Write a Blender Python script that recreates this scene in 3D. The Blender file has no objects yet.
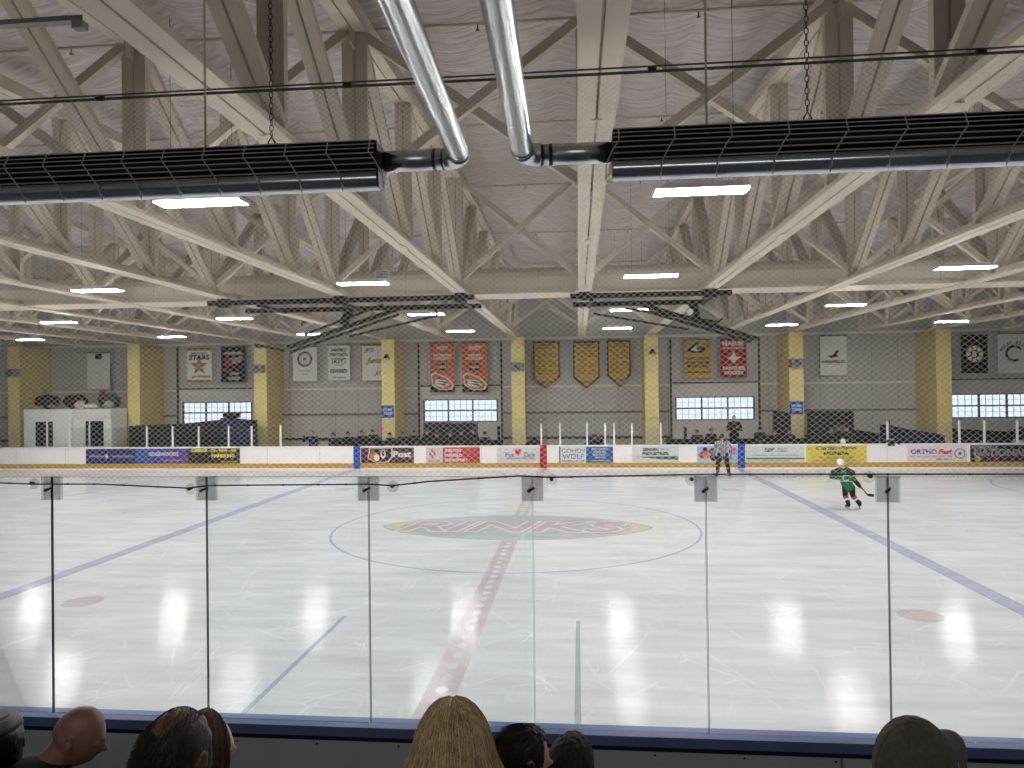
import bpy, bmesh, math, random
from mathutils import Vector, Matrix, noise
from math import sin, cos, pi, radians, sqrt, exp
random.seed(7)
SC = bpy.context.scene
COL = SC.collection

# ------------------------------------------------------------------ materials
def lin(c):
    return tuple(((v/255)/12.92 if v/255 <= .04045 else ((v/255+.055)/1.055)**2.4) for v in c)
MATS = {}
def mat(name, rgb, rough=.6, metal=0, spec=.5, var=0, scale=5, stretch=(1,1,1), bump=0, emit=0, bscale=None, coat=0):
    if name in MATS: return MATS[name]
    m = bpy.data.materials.new(name); m.use_nodes = True
    nt = m.node_tree; b = nt.nodes['Principled BSDF']
    c = lin(rgb)
    b.inputs['Base Color'].default_value = (*c, 1)
    b.inputs['Roughness'].default_value = rough
    b.inputs['Metallic'].default_value = metal
    b.inputs['Specular IOR Level'].default_value = spec
    if coat: b.inputs['Coat Weight'].default_value = coat
    if emit:
        b.inputs['Emission Color'].default_value = (*c, 1); b.inputs['Emission Strength'].default_value = emit
    tc = nt.nodes.new('ShaderNodeTexCoord'); mp = nt.nodes.new('ShaderNodeMapping')
    mp.inputs['Scale'].default_value = stretch
    nt.links.new(tc.outputs['Object'], mp.inputs['Vector'])
    nz = nt.nodes.new('ShaderNodeTexNoise'); nz.inputs['Scale'].default_value = scale; nz.inputs['Detail'].default_value = 5
    nt.links.new(mp.outputs[0], nz.inputs['Vector'])
    v = var if var else .04
    cr = nt.nodes.new('ShaderNodeValToRGB')
    cr.color_ramp.elements[0].position = .3; cr.color_ramp.elements[1].position = .7
    cr.color_ramp.elements[0].color = (*[x*(1-v) for x in c], 1)
    cr.color_ramp.elements[1].color = (*[min(1, x*(1+v)) for x in c], 1)
    nt.links.new(nz.outputs['Fac'], cr.inputs[0]); nt.links.new(cr.outputs[0], b.inputs['Base Color'])
    if bump:
        n2 = nt.nodes.new('ShaderNodeTexNoise'); n2.inputs['Scale'].default_value = bscale or scale*3; n2.inputs['Detail'].default_value = 4
        nt.links.new(mp.outputs[0], n2.inputs['Vector'])
        bp = nt.nodes.new('ShaderNodeBump'); bp.inputs['Strength'].default_value = bump; bp.inputs['Distance'].default_value = .02
        nt.links.new(n2.outputs['Fac'], bp.inputs['Height']); nt.links.new(bp.outputs[0], b.inputs['Normal'])
    MATS[name] = m
    return m

steel  = mat('cream painted steel', (222,210,190), .5, var=.06, scale=1.5)
steel2 = mat('tan painted steel', (206,195,177), .55, var=.08, scale=2)
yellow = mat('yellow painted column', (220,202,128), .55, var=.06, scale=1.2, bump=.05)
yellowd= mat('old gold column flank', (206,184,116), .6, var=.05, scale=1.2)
wallg  = mat('grey insulated wall panel', (186,182,176), .7, var=.05, scale=.6)
wallt  = mat('pale wall trim', (222,216,204), .6)
dark   = mat('black matte', (14,14,15), .7)
black  = mat('black paint', (10,10,11), .45)
white  = mat('white board plastic', (244,240,238), .32, var=.03, scale=2)
gold   = mat('yellow kick strip', (190,150,56), .4)
bluec  = mat('blue plastic cap', (100,116,172), .45, var=.08, scale=6)
navy   = mat('navy cloth', (22,32,66), .8, var=.2, scale=3)
red    = mat('red plastic', (168,32,44), .4)
blue   = mat('blue plastic', (26,70,160), .4)
galv   = mat('galvanised steel', (205,212,216), .27, metal=1, var=.12, scale=7)
chrome = mat('polished aluminium', (206,216,226), .2, metal=1, var=.1, scale=3, stretch=(1,6,6))
wire   = mat('wire guard', (190,188,184), .5)
cable  = mat('black cable', (22,22,24), .5)
concr  = mat('concrete', (88,86,84), .85, var=.1, scale=3, bump=.2)
rubber = mat('black rubber floor', (36,36,38), .85, var=.2, scale=20)
greyp  = mat('grey dasher panel', (188,198,206), .5, var=.05, scale=2)
whitep = mat('white painted metal', (232,232,228), .45)
boothm = mat('off white booth panel', (214,220,214), .5)

def ice_mat(name, rgb, k=1.0):
    m = bpy.data.materials.new(name); m.use_nodes = True; nt = m.node_tree; b = nt.nodes['Principled BSDF']
    L = nt.links.new
    tc = nt.nodes.new('ShaderNodeTexCoord')
    def nz(scale, st, rot=0, det=6, rg=.55):
        mp = nt.nodes.new('ShaderNodeMapping'); mp.inputs['Scale'].default_value = st; mp.inputs['Rotation'].default_value = (0,0,rot)
        L(tc.outputs['Object'], mp.inputs[0]); n = nt.nodes.new('ShaderNodeTexNoise'); n.inputs['Scale'].default_value = scale
        n.inputs['Detail'].default_value = det; n.inputs['Roughness'].default_value = rg; L(mp.outputs[0], n.inputs['Vector']); return n.outputs['Fac']
    def mth(op, a, c, cl=False):
        q = nt.nodes.new('ShaderNodeMath'); q.operation = op; q.use_clamp = cl
        for i, v in enumerate((a, c)):
            if isinstance(v, (int, float)): q.inputs[i].default_value = v
            else: L(v, q.inputs[i])
        return q.outputs[0]
    a = nz(1.2, (.5,2.2,1), .1); c = nz(.25, (1,1,1), 0, 3); s1 = nz(6, (.25,4,1), .25, 4); s2 = nz(7, (3,.3,1), -.5, 4)
    # thin skate scratches
    def scratch(scale, off, thr, st, rot):
        mp = nt.nodes.new('ShaderNodeMapping'); mp.inputs['Location'].default_value = (off, off*1.7, 0); mp.inputs['Scale'].default_value = st; mp.inputs['Rotation'].default_value = (0,0,rot)
        dn = nt.nodes.new('ShaderNodeTexNoise'); dn.inputs['Scale'].default_value = .35; dn.inputs['Detail'].default_value = 0
        L(tc.outputs['Object'], dn.inputs['Vector']); vm = nt.nodes.new('ShaderNodeVectorMath'); vm.operation = 'ADD'
        L(tc.outputs['Object'], vm.inputs[0]); L(dn.outputs['Color'], vm.inputs[1]); L(vm.outputs[0], mp.inputs[0])
        v = nt.nodes.new('ShaderNodeTexVoronoi'); v.voronoi_dimensions = '2D'; v.feature = 'DISTANCE_TO_EDGE'; v.inputs['Scale'].default_value = scale; L(mp.outputs[0], v.inputs['Vector'])
        return mth('SUBTRACT', 1, mth('DIVIDE', v.outputs['Distance'], thr), True)
    sc = mth('MAXIMUM', mth('MAXIMUM', scratch(.55, 3, .010, (1,.6,1), .3), scratch(.9, 17, .012, (.5,1,1), -.5)), mth('MAXIMUM', scratch(1.3, 41, .014, (.35,1,1), .15), scratch(1.5, 77, .016, (1,.4,1), .9)))
    msk = mth('MULTIPLY', sc, mth('MULTIPLY', mth('SUBTRACT', nz(1.3,(1,1,1),1.1,3), .44), 5, True), True)
    f = mth('ADD', mth('MULTIPLY', a, .5), mth('ADD', mth('MULTIPLY', c, .3), mth('ADD', mth('MULTIPLY', s1, .12), mth('MULTIPLY', s2, .08))))
    cr = nt.nodes.new('ShaderNodeValToRGB'); e = cr.color_ramp.elements
    base = lin(rgb)
    e[0].position = .36; e[1].position = .66
    e[0].color = (*[x*.80 for x in base], 1); e[1].color = (*[min(1,x*1.09) for x in base], 1)
    L(f, cr.inputs[0])
    mx = nt.nodes.new('ShaderNodeMix'); mx.data_type = 'RGBA'
    L(mth('MULTIPLY', msk, .5*k), mx.inputs[0]); L(cr.outputs[0], mx.inputs[6]); mx.inputs[7].default_value = (.9,.92,.92,1)
    L(mx.outputs[2], b.inputs['Base Color'])
    L(mth('ADD', .035, mth('MULTIPLY', s1, .08)), b.inputs['Roughness']); b.inputs['Specular IOR Level'].default_value = .045
    b.inputs['IOR'].default_value = 1.31
    bp = nt.nodes.new('ShaderNodeBump'); bp.inputs['Strength'].default_value = .24; bp.inputs['Distance'].default_value = .006
    L(mth('ADD', mth('MULTIPLY', nz(7,(.6,3.2,1),.1), .5), mth('ADD', mth('MULTIPLY', s2, .3), mth('MULTIPLY', nz(16,(.3,2.6,1),.15,3), .8))), bp.inputs['Height']); L(bp.outputs[0], b.inputs['Normal'])
    return m
ice    = ice_mat('rink ice', (217,220,222))
iceblue= ice_mat('blue line under ice', (186,188,209), .6)
icered = ice_mat('red line under ice', (205,190,196), .6)
icepink= ice_mat('faded red dot under ice', (206,196,197), .6)
icecirc= ice_mat('faded blue circle under ice', (176,182,204), .6)
icegrey= ice_mat('grey mark under ice', (176,181,182), .6)
icelogo= ice_mat('slate logo under ice', (184,192,196), .6)
icegold= ice_mat('gold logo rim under ice', (210,204,184), .6)
icelred= ice_mat('red logo letters under ice', (202,180,180), .6)

def foil_mat():
    m = bpy.data.materials.new('foil faced insulation'); m.use_nodes = True; nt = m.node_tree; b = nt.nodes['Principled BSDF']; L = nt.links.new
    tc = nt.nodes.new('ShaderNodeTexCoord')
    mp = nt.nodes.new('ShaderNodeMapping'); mp.inputs['Scale'].default_value = (.5, 5.0, 0); L(tc.outputs['Object'], mp.inputs[0])
    n = nt.nodes.new('ShaderNodeTexNoise'); n.inputs['Scale'].default_value = 2.2; n.inputs['Detail'].default_value = 6; n.inputs['Roughness'].default_value = .65; L(mp.outputs[0], n.inputs['Vector'])
    n2 = nt.nodes.new('ShaderNodeTexNoise'); n2.inputs['Scale'].default_value = 1.1; n2.inputs['Detail'].default_value = 3; L(tc.outputs['Object'], n2.inputs['Vector'])
    ad = nt.nodes.new('ShaderNodeMath'); ad.operation = 'ADD'; L(n.outputs[0], ad.inputs[0]); L(n2.outputs[0], ad.inputs[1])
    bp = nt.nodes.new('ShaderNodeBump'); bp.inputs['Strength'].default_value = 1.0; bp.inputs['Distance'].default_value = .22
    L(ad.outputs[0], bp.inputs['Height']); L(bp.outputs[0], b.inputs['Normal'])
    b.inputs['Base Color'].default_value = (*lin((236,226,224)), 1); b.inputs['Metallic'].default_value = .45; b.inputs['Roughness'].default_value = .36
    cr = nt.nodes.new('ShaderNodeValToRGB'); cr.color_ramp.elements[0].position = .36; cr.color_ramp.elements[1].position = .62; cr.color_ramp.elements[0].color = (*lin((216,206,204)),1); cr.color_ramp.elements[1].color = (*lin((252,244,242)),1)  # streaks in the colour stand in for wrinkle shading on the foil
    L(n.outputs[0], cr.inputs[0]); L(cr.outputs[0], b.inputs['Base Color'])
    return m
foil = foil_mat()

def glass_mat(name, tint, refl=1.0):
    m = bpy.data.materials.new(name); m.use_nodes = True; nt = m.node_tree; L = nt.links.new
    for n in list(nt.nodes): nt.nodes.remove(n)
    o = nt.nodes.new('ShaderNodeOutputMaterial'); t = nt.nodes.new('ShaderNodeBsdfTransparent'); t.inputs[0].default_value = (*tint, 1)
    g = nt.nodes.new('ShaderNodeBsdfGlossy'); g.inputs['Roughness'].default_value = .02
    fr = nt.nodes.new('ShaderNodeFresnel'); fr.inputs[0].default_value = 1.45
    mm = nt.nodes.new('ShaderNodeMath'); mm.operation = 'MULTIPLY'; mm.inputs[1].default_value = .5*refl; L(fr.outputs[0], mm.inputs[0])
    mx = nt.nodes.new('ShaderNodeMixShader'); L(mm.outputs[0], mx.inputs[0]); L(t.outputs[0], mx.inputs[1]); L(g.outputs[0], mx.inputs[2]); L(mx.outputs[0], o.inputs[0])
    return m
glassA = glass_mat('clear acrylic', (.972,.978,.972))
glassB = glass_mat('greenish acrylic', (.930,.958,.952))
glassw = glass_mat('window glazing', (.97,.98,.99), .6)
clipm  = glass_mat('smoked plastic plate', (.83,.84,.84), .6)
discm  = glass_mat('clear plastic disc', (.88,.88,.88), .6)
edge   = mat('dark pane edge', (48,52,54), .3)
edge2  = mat('grey pane edge', (120,126,126), .3)
edge3  = mat('pale pane edge', (170,174,172), .3)
edge4  = mat('white pane edge', (238,240,238), .3)
def led_mat():
    m = bpy.data.materials.new('lit led diffuser'); m.use_nodes = True; b = m.node_tree.nodes['Principled BSDF']
    b.inputs['Base Color'].default_value = (.9,.9,.9,1); b.inputs['Emission Color'].default_value = (1,.985,.985,1); b.inputs['Emission Strength'].default_value = LED
    return m
LED = 158
led = led_mat()
def net_mat():
    m = bpy.data.materials.new('nylon net twine'); m.use_nodes = True; nt = m.node_tree; b = nt.nodes['Principled BSDF']; L = nt.links.new
    b.inputs['Base Color'].default_value = (.97,.96,.90,1); b.inputs['Roughness'].default_value = .18; b.inputs['Coat Weight'].default_value = .6; b.inputs['Coat Roughness'].default_value = .12; b.inputs['Specular IOR Level'].default_value = 1
    t = nt.nodes.new('ShaderNodeBsdfTranslucent'); t.inputs[0].default_value = (1,1,.97,1)
    mx = nt.nodes.new('ShaderNodeMixShader'); mx.inputs[0].default_value = .6
    L(b.outputs[0], mx.inputs[1]); L(t.outputs[0], mx.inputs[2]); L(mx.outputs[0], nt.nodes['Material Output'].inputs[0]); return m
strand = net_mat()

# ------------------------------------------------------------------ mesh builder
class MB:
    def __init__(s): s.v = []; s.f = []; s.mi = []; s.mats = []; s.sm = []
    def m(s, mt):
        if mt is None: return 0
        if mt not in s.mats: s.mats.append(mt)
        return s.mats.index(mt)
    def add(s, vs, fs, mt=None, smooth=False):
        o = len(s.v); s.v += [Vector(p) for p in vs]; k = s.m(mt)
        for f in fs: s.f.append([i+o for i in f]); s.mi.append(k); s.sm.append(smooth)
        return s
    def box(s, a, b, mt=None):
        x0,y0,z0 = [min(p,q) for p,q in zip(a,b)]; x1,y1,z1 = [max(p,q) for p,q in zip(a,b)]
        vs = [(x0,y0,z0),(x1,y0,z0),(x1,y1,z0),(x0,y1,z0),(x0,y0,z1),(x1,y0,z1),(x1,y1,z1),(x0,y1,z1)]
        return s.add(vs, [(0,3,2,1),(4,5,6,7),(0,1,5,4),(1,2,6,5),(2,3,7,6),(3,0,4,7)], mt)
    def beam(s, p, q, w, h, side=None, mt=None):
        p, q = Vector(p), Vector(q); d = (q-p).normalized()
        sd = Vector(side) if side else (d.cross(Vector((0,0,1))) if abs(d.z) < .99 else Vector((1,0,0)))
        sd = (sd - d*sd.dot(d)).normalized(); up = sd.cross(d)
        vs = [c + sd*a*w/2 + up*b*h/2 for c in (p,q) for a,b in ((-1,-1),(1,-1),(1,1),(-1,1))]
        return s.add(vs, [(0,3,2,1),(4,5,6,7),(0,1,5,4),(1,2,6,5),(2,3,7,6),(3,0,4,7)], mt)
    def tube(s, pts, r, n=10, mt=None, caps=True, ry=None, smooth=True):
        pts = [Vector(p) for p in pts]; rs = r if isinstance(r, (list,tuple)) else [r]*len(pts)
        rys = ry if ry else rs
        if not isinstance(rys,(list,tuple)): rys = [rys]*len(pts)
        vs = []; ref = None
        for i, p in enumerate(pts):
            d = (pts[min(i+1,len(pts)-1)] - pts[max(i-1,0)]).normalized()
            if ref is None:
                ref = Vector((1,0,0)) if abs(d.x) < .8 else Vector((0,1,0))
            a = (ref - d*ref.dot(d)).normalized(); b = d.cross(a); ref = a
            for k in range(n):
                t = 2*pi*k/n; vs.append(p + a*cos(t)*rs[i] + b*sin(t)*rys[i])
        fs = [(i*n+k, i*n+(k+1)%n, (i+1)*n+(k+1)%n, (i+1)*n+k) for i in range(len(pts)-1) for k in range(n)]
        s.add(vs, fs, mt, smooth)
        if caps:
            o = len(s.v)-len(vs)
            s.f.append([o+k for k in range(n)][::-1]); s.f.append([o+(len(pts)-1)*n+k for k in range(n)])
            s.mi += [s.m(mt)]*2; s.sm += [False]*2
        return s
    def ball(s, c, r, mt=None, nu=16, nv=10):
        c = Vector(c); r = (r,r,r) if isinstance(r,(int,float)) else r
        vs = [c+Vector((0,0,r[2]))]
        for j in range(1,nv):
            t = pi*j/nv
            for i in range(nu): vs.append(c+Vector((r[0]*sin(t)*cos(2*pi*i/nu), r[1]*sin(t)*sin(2*pi*i/nu), r[2]*cos(t))))
        vs.append(c-Vector((0,0,r[2])))
        fs = [(0,1+i,1+(i+1)%nu) for i in range(nu)]
        for j in range(nv-2):
            fs += [(1+j*nu+i, 1+(j+1)*nu+i, 1+(j+1)*nu+(i+1)%nu, 1+j*nu+(i+1)%nu) for i in range(nu)]
        o = 1+(nv-2)*nu; fs += [(len(vs)-1, o+(i+1)%nu, o+i) for i in range(nu)]
        return s.add(vs, fs, mt, True)
    def prism(s, poly, d, mt=None):       # poly in 3-D, extruded by vector d
        n = len(poly); d = Vector(d); vs = [Vector(p) for p in poly]+[Vector(p)+d for p in poly]
        return s.add(vs, [list(range(n))[::-1], [n+i for i in range(n)]]+[(i,(i+1)%n,n+(i+1)%n,n+i) for i in range(n)], mt)
    def flat(s, poly, mt=None): return s.add(poly, [list(range(len(poly)))], mt)
    def merge(s, me, mx=None, mt=None, smooth=True):
        mx = mx or Matrix()
        return s.add([mx@v.co for v in me.vertices], [list(p.vertices) for p in me.polygons], mt, smooth)
    def mesh(s, name, mt=None, org=(0,0,0)):
        me = bpy.data.meshes.new(name); o = Vector(org)
        me.from_pydata([v-o for v in s.v], [], s.f)
        if mt is not None and not s.mats: me.materials.append(mt)
        for q in s.mats: me.materials.append(q)
        me.polygons.foreach_set('material_index', s.mi); me.polygons.foreach_set('use_smooth', s.sm); me.update()
        return me
    def build(s, name, mt=None, parent=None, loc=None):
        if parent is None:
            if loc is None:
                xs = [v.x for v in s.v]; ys = [v.y for v in s.v]; zs = [v.z for v in s.v]
                loc = ((min(xs)+max(xs))/2, (min(ys)+max(ys))/2, min(zs))
            o = bpy.data.objects.new(name, s.mesh(name, mt, loc)); o.location = loc
        else:
            o = bpy.data.objects.new(name, s.mesh(name, mt, org(parent))); o.parent = parent
        COL.objects.link(o); return o
def org(o):
    v = Vector((0,0,0))
    while o is not None: v = v + o.location; o = o.parent
    return v
def tag(o, label=None, cat=None, group=None, kind=None):
    if label: o['label'] = label
    if cat: o['category'] = cat
    if group: o['group'] = group
    if kind: o['kind'] = kind
    return o
def thing(name, loc, label, cat, group=None):
    o = bpy.data.objects.new(name, None); o.empty_display_size = .1; COL.objects.link(o); o.location = loc
    return tag(o, label, cat, group)
def part(o, label): o['label'] = label; return o
def copy_tree(o, parent=None):
    c = o.copy(); COL.objects.link(c); c.parent = parent
    for ch in KIDS(o): copy_tree(ch, c)
    return c
def KIDS(o): return [q for q in list(COL.objects) if q.parent == o]
def struct(mb, name, mt, label=None):
    o = mb.build(name, mt); o['kind'] = 'structure'
    if label: o['label'] = label
    return o

# ------------------------------------------------------------------ lettering
_tm = {}
def text_raw(s, bold=0, italic=0):
    k = (s, bold, italic)
    if k in _tm: return _tm[k]
    cu = bpy.data.curves.new('t', 'FONT'); cu.body = s; cu.offset = bold; cu.shear = italic; cu.resolution_u = 3
    ob = bpy.data.objects.new('t', cu); COL.objects.link(ob)
    dg = bpy.context.evaluated_depsgraph_get(); me = bpy.data.meshes.new_from_object(ob.evaluated_get(dg))
    vs = [(v.co.x, v.co.y) for v in me.vertices]; fs = [list(p.vertices) for p in me.polygons]
    bpy.data.objects.remove(ob); bpy.data.curves.remove(cu)
    x0 = min(v[0] for v in vs); x1 = max(v[0] for v in vs); y0 = min(v[1] for v in vs); y1 = max(v[1] for v in vs)
    _tm[k] = ([((x-x0)/(x1-x0)-.5, (y-y0)/(y1-y0)-.5) for x,y in vs], fs, (x1-x0)/(y1-y0)); return _tm[k]
def letters(mb, s, cx, cz, w, h, y, mt, bold=0, italic=0):        # upright lettering facing -Y
    vs, fs, asp = text_raw(s, bold, italic)
    mb.add([(cx+a*w, y, cz+b*h) for a,b in vs], fs, mt)

# ------------------------------------------------------------------ the shell
XL, XR, YN, YF = -34, 34, -24, 18
struct(MB().box((XL,YN,-.3),(XR,YF,-.02)), 'floor', concr)
def ztop(y): return 9.0 - .045*abs(y-1)
zc = lambda y: ztop(y)+.58
# ceiling of quilted foil, sagging between purlins
mb = MB(); nx, ny = 540, 60; vs = []; fs = []
for j in range(ny+1):
    y = YN + (YF-YN)*j/ny
    for i in range(nx+1):
        x = XL + (XR-XL)*i/nx
        sag = .15*(abs(sin(pi*(x-.2)/1.12))**.7) + .05*abs(sin(pi*y/5.1))
        vs.append((x, y, zc(y) - sag + .02*noise.noise((x*1.3, y*1.3, 0))))
for j in range(ny):
    for i in range(nx): a = j*(nx+1)+i; fs.append((a, a+nx+1, a+nx+2, a+1))
mb.add(vs, fs, foil, True)
mb.box((XL,YN,9.75),(XR,YF,9.9), concr)
struct(mb, 'ceiling', None)
WT = 9.9
doors = [(-4.4, 4.2), (8.38, 4.2), (-17.45, 4.2), (21.45, 4.2)]
mb = MB(); xs = sorted([(c-w/2, c+w/2) for c,w in doors]); x = XL
for a,b in xs: mb.box((x,YF,-.3),(a,YF+.25,WT)); x = b
mb.box((x,YF,-.3),(XR,YF+.25,WT))
for a,b in xs: mb.box((a,YF,3.72),(b,YF+.25,WT))
struct(mb, 'wall_back', wallg)
struct(MB().box((XL-.25,YN,-.3),(XL,YF+.25,WT)), 'wall_left', wallg)
struct(MB().box((XR,YN,-.3),(XR+.25,YF+.25,WT)), 'wall_right', wallg)
struct(MB().box((XL-.25,YN-.25,-.3),(XR+.25,YN,WT)), 'wall_front', wallg)
# horizontal wall trims and seams
def wallspans(z0, z1, d, name, mt, skip=False):
    mb = MB(); x = XL
    if skip:
        for a,b in xs: mb.box((x,YF-d,z0),(a-.08,YF,z1)); x = b+.08
    mb.box((x,YF-d,z0),(XR,YF,z1)); return struct(mb, name, mt)
wallspans(6.02, 6.14, .12, 'trim_1', wallt)
wallspans(3.60, 3.68, .06, 'trim_2', wallt, True)
wallspans(2.26, 2.36, .05, 'trim_3', mat('dark wall joint', (110,108,104), .6), True)
wallspans(.98, 1.10, .10, 'trim_4', mat('dark handrail strip', (48,48,50), .6), True)
mb = MB()
for i in range(-27, 28):
    x = i*1.22
    if any(a-.1 < x < b+.1 for a,b in xs): mb.box((x-.008,YF-.012,3.75),(x+.008,YF,6.0))
    else: mb.box((x-.008,YF-.012,0),(x+.008,YF,6.0))
struct(mb, 'trim_5', mat('panel joint', (120,117,112), .7))
# sectional doors with a band of glazing
doorm = mat('sectional door panel', (206,203,194), .5); mull = mat('dark mullion', (62,62,60), .5)
for n,(c,w) in enumerate(doors, 1):
    a, b = c-w/2, c+w/2; mb = MB()
    mb.box((a,YF+.06,-.1),(b,YF+.12,1.88),doorm); mb.box((a,YF+.06,3.02),(b,YF+.12,3.72),doorm)
    mb.box((a,YF+.06,1.88),(a+.2,YF+.12,3.02),doorm); mb.box((b-.2,YF+.06,1.88),(b,YF+.12,3.02),doorm)
    for z in (.6,1.2,3.2,3.45): mb.box((a,YF+.045,z),(b,YF+.06,z+.03),doorm)
    jm = mat('dark door jamb',(70,68,66),.6)
    mb.box((a-.09,YF-.06,0),(a,YF+.02,6.0),jm); mb.box((b,YF-.06,0),(b+.09,YF+.02,6.0),jm); mb.box((a,YF-.05,3.70),(b,YF+.02,3.76),jm)
    d = struct(mb, 'door_%d' % n, None); 
    f = MB(); A, B = a+.2, b-.2
    f.box((A,YF+.04,2.42),(B,YF+.13,2.49))
    for k in range(4): X = A+(B-A)*k/3; f.box((X-.035,YF+.04,1.88),(X+.035,YF+.13,3.02))
    f.box((A,YF+.04,1.86),(B,YF+.13,1.91)); f.box((A,YF+.04,2.98),(B,YF+.13,3.03))
    g = MB()
    for k in range(12): X = A+(B-A)*k/12; g.box((X-.009,YF+.07,1.9),(X+.009,YF+.1,3.0))
    for z in (2.16, 2.74): g.box((A,YF+.07,z-.006),(B,YF+.1,z+.006))
    w_ = struct(f, 'window_%d' % n, mull)
    for q, nm, mt in ((g,'glazing_bars',mat('grey glazing bar',(150,158,166),.5)), (MB().box((A,YF+.085,1.9),(B,YF+.09,3.0)),'pane',glassw)):
        q.build(nm, mt, w_)

# world: overcast daylight seen through the door glazing
w = bpy.data.worlds.new('overcast sky'); SC.world = w; w.use_nodes = True
w.node_tree.nodes['Background'].inputs[0].default_value = (.80,.90,1,1); w.node_tree.nodes['Background'].inputs[1].default_value = 1.15
# snow covered yard outside
struct(MB().box((-60,YF+.5,-.6),(60,70,-.4)), 'yard', mat('snowy yard', (235,240,245), .8))

# ------------------------------------------------------------------ the ice with its painted marks
RX, RY = 30.4, 12.93
mb = MB()
mb.box((-RX,-RY,-.019),(RX,RY,0), ice)
def strip(x0,y0,x1,y1,z,m): mb.add([(x0,y0,z),(x1,y0,z),(x1,y1,z),(x0,y1,z)], [(0,1,2,3)], m)
BL = 8.41
for sx in (-1,1): strip(sx*BL-.17,-RY,sx*BL+.17,RY,.0015,icecirc); strip(sx*BL-.13,-RY,sx*BL+.13,RY,.002,iceblue)
strip(-.19,-RY,.19,RY,.0015,icepink); strip(-.15,-RY,.15,RY,.002,icered)
y = -RY+.2
while y < RY:                                                     # pale lozenges along the middle of the red line
    if abs(y) > 1.6:
        n = 12; mb.flat([(.07*cos(2*pi*k/n), y+.10*sin(2*pi*k/n), .003) for k in range(n)], ice)
    y += .36
def ring(cx,cy,r,w,z,m,n=160):
    vs = [((r+s*w/2)*cos(2*pi*k/n)+cx, (r+s*w/2)*sin(2*pi*k/n)+cy, z) for k in range(n) for s in (-1,1)]
    mb.add(vs, [(2*k, 2*k+1, (2*k+3)%(2*n), (2*k+2)%(2*n)) for k in range(n)], m)
ring(0,0,4.572,.055,.004,icecirc)
for sx in (-1,1):
    ring(sx*20.3, 6.7, 4.572, .05, .004, icecirc); ring(sx*20.3, -6.7, 4.572, .05, .004, icecirc)
    for sy in (-1,1): mb.flat([(sx*6.75+.32*cos(2*pi*k/32), sy*6.75+.32*sin(2*pi*k/32), .004) for k in range(32)], icepink)
mb.flat([(-2.1,-12.9,.004),(-2.03,-12.9,.004),(-2.0,-7.25,.004),(-2.07,-7.25,.004)], icecirc)
mb.flat([(1.54,-12.9,.004),(1.62,-12.9,.004),(1.61,-7.3,.004),(1.55,-7.3,.004)], icegrey)
# centre logo: slate oval with pointed ends and red block letters
def oval(a, b, z, m, dx=0, p=1.35):
    n = 72; mb.flat([(dx+a*cos(t)*(1 if abs(cos(t))<.7 else 1), b*(abs(sin(t))**p)*(1 if sin(t)>=0 else -1), z) for t in [2*pi*k/n for k in range(n)]], m)
oval(3.45, 1.62, .004, icegrey); oval(3.40, 1.56, .005, icegold); oval(2.95, 1.52, .006, icelogo, p=1.1)
vs, f_, _ = text_raw('RINKS', .05, .25)
mb.add([(a*5.9-.05, b*1.5+.02, .0075) for a,b in vs], f_, ice)
vs, f_, _ = text_raw('RINKS', .02, .25)
mb.add([(a*5.75-.05, b*1.35+.02, .009) for a,b in vs], f_, icelred)
o = struct(mb, 'ice_sheet', None, 'white ice sheet with faded blue lines, red centre line and oval centre logo')

# ------------------------------------------------------------------ dasher boards
def far_boards():
    t = thing('dasher_board', (0,12.95,0), 'long white dasher board on the far side of the ice with yellow kick strip', 'rink boards')
    Y = 12.95
    MB().box((-30.4,Y,.28),(30.4,Y+.1,1.0)).build('board_panel', white, t)
    MB().box((-30.4,Y-.02,.08),(30.4,Y+.1,.28)).build('kick_strip', gold, t)
    MB().box((-30.4,Y-.01,-.02),(30.4,Y+.1,.08)).build('base_strip', white, t)
    MB().box((-30.4,Y-.03,1.0),(30.4,Y+.14,1.05)).build('top_rail', white, t)
    for x,m,l in ((.085,red,'red centre line stripe'),(-8.25,blue,'blue line stripe to the left'),(8.5,blue,'blue line stripe to the right')):
        part(MB().box((x-.15,Y-.035,.05),(x+.15,Y+.14,1.06)).build('line_marker', m, t), l)
    mb = MB()
    for i in range(-12,13): mb.box((i*2.44-.2-.006,Y-.004,.28),(i*2.44-.2+.006,Y,1.0))
    mb.build('panel_joints', mat('board seam', (170,166,164), .5), t)
far_boards()
def near_boards():
    t = thing('dasher_board', (0,-12.95,0), 'near dasher board under the glass, blue cap rail over grey backing panels', 'rink boards')
    MB().box((-30.4,-13.03,1.0),(30.4,-12.87,1.07)).build('cap_rail', bluec, t)
    MB().box((-30.4,-13.0,.955),(30.4,-12.9,1.0)).build('under_cap_strip', mat('dark navy strip', (14,18,44), .6), t)  # dark navy strip between cap rail and backing panels
    for i in range(-12, 13):
        x = i*2.44+.95; MB().box((x+.006,-12.99,.06),(x+2.434,-12.93,.955)).build('backing_panel', greyp, t)
    MB().box((-30.4,-12.93,0),(30.4,-12.91,.955)).build('ice_side_sheet', white, t)
    for i in range(-5, 9): MB().ball((i*.61+.3,-12.993,.925), (.008,.005,.008), None, 8, 6).build('screw', black, t)
near_boards()

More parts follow.
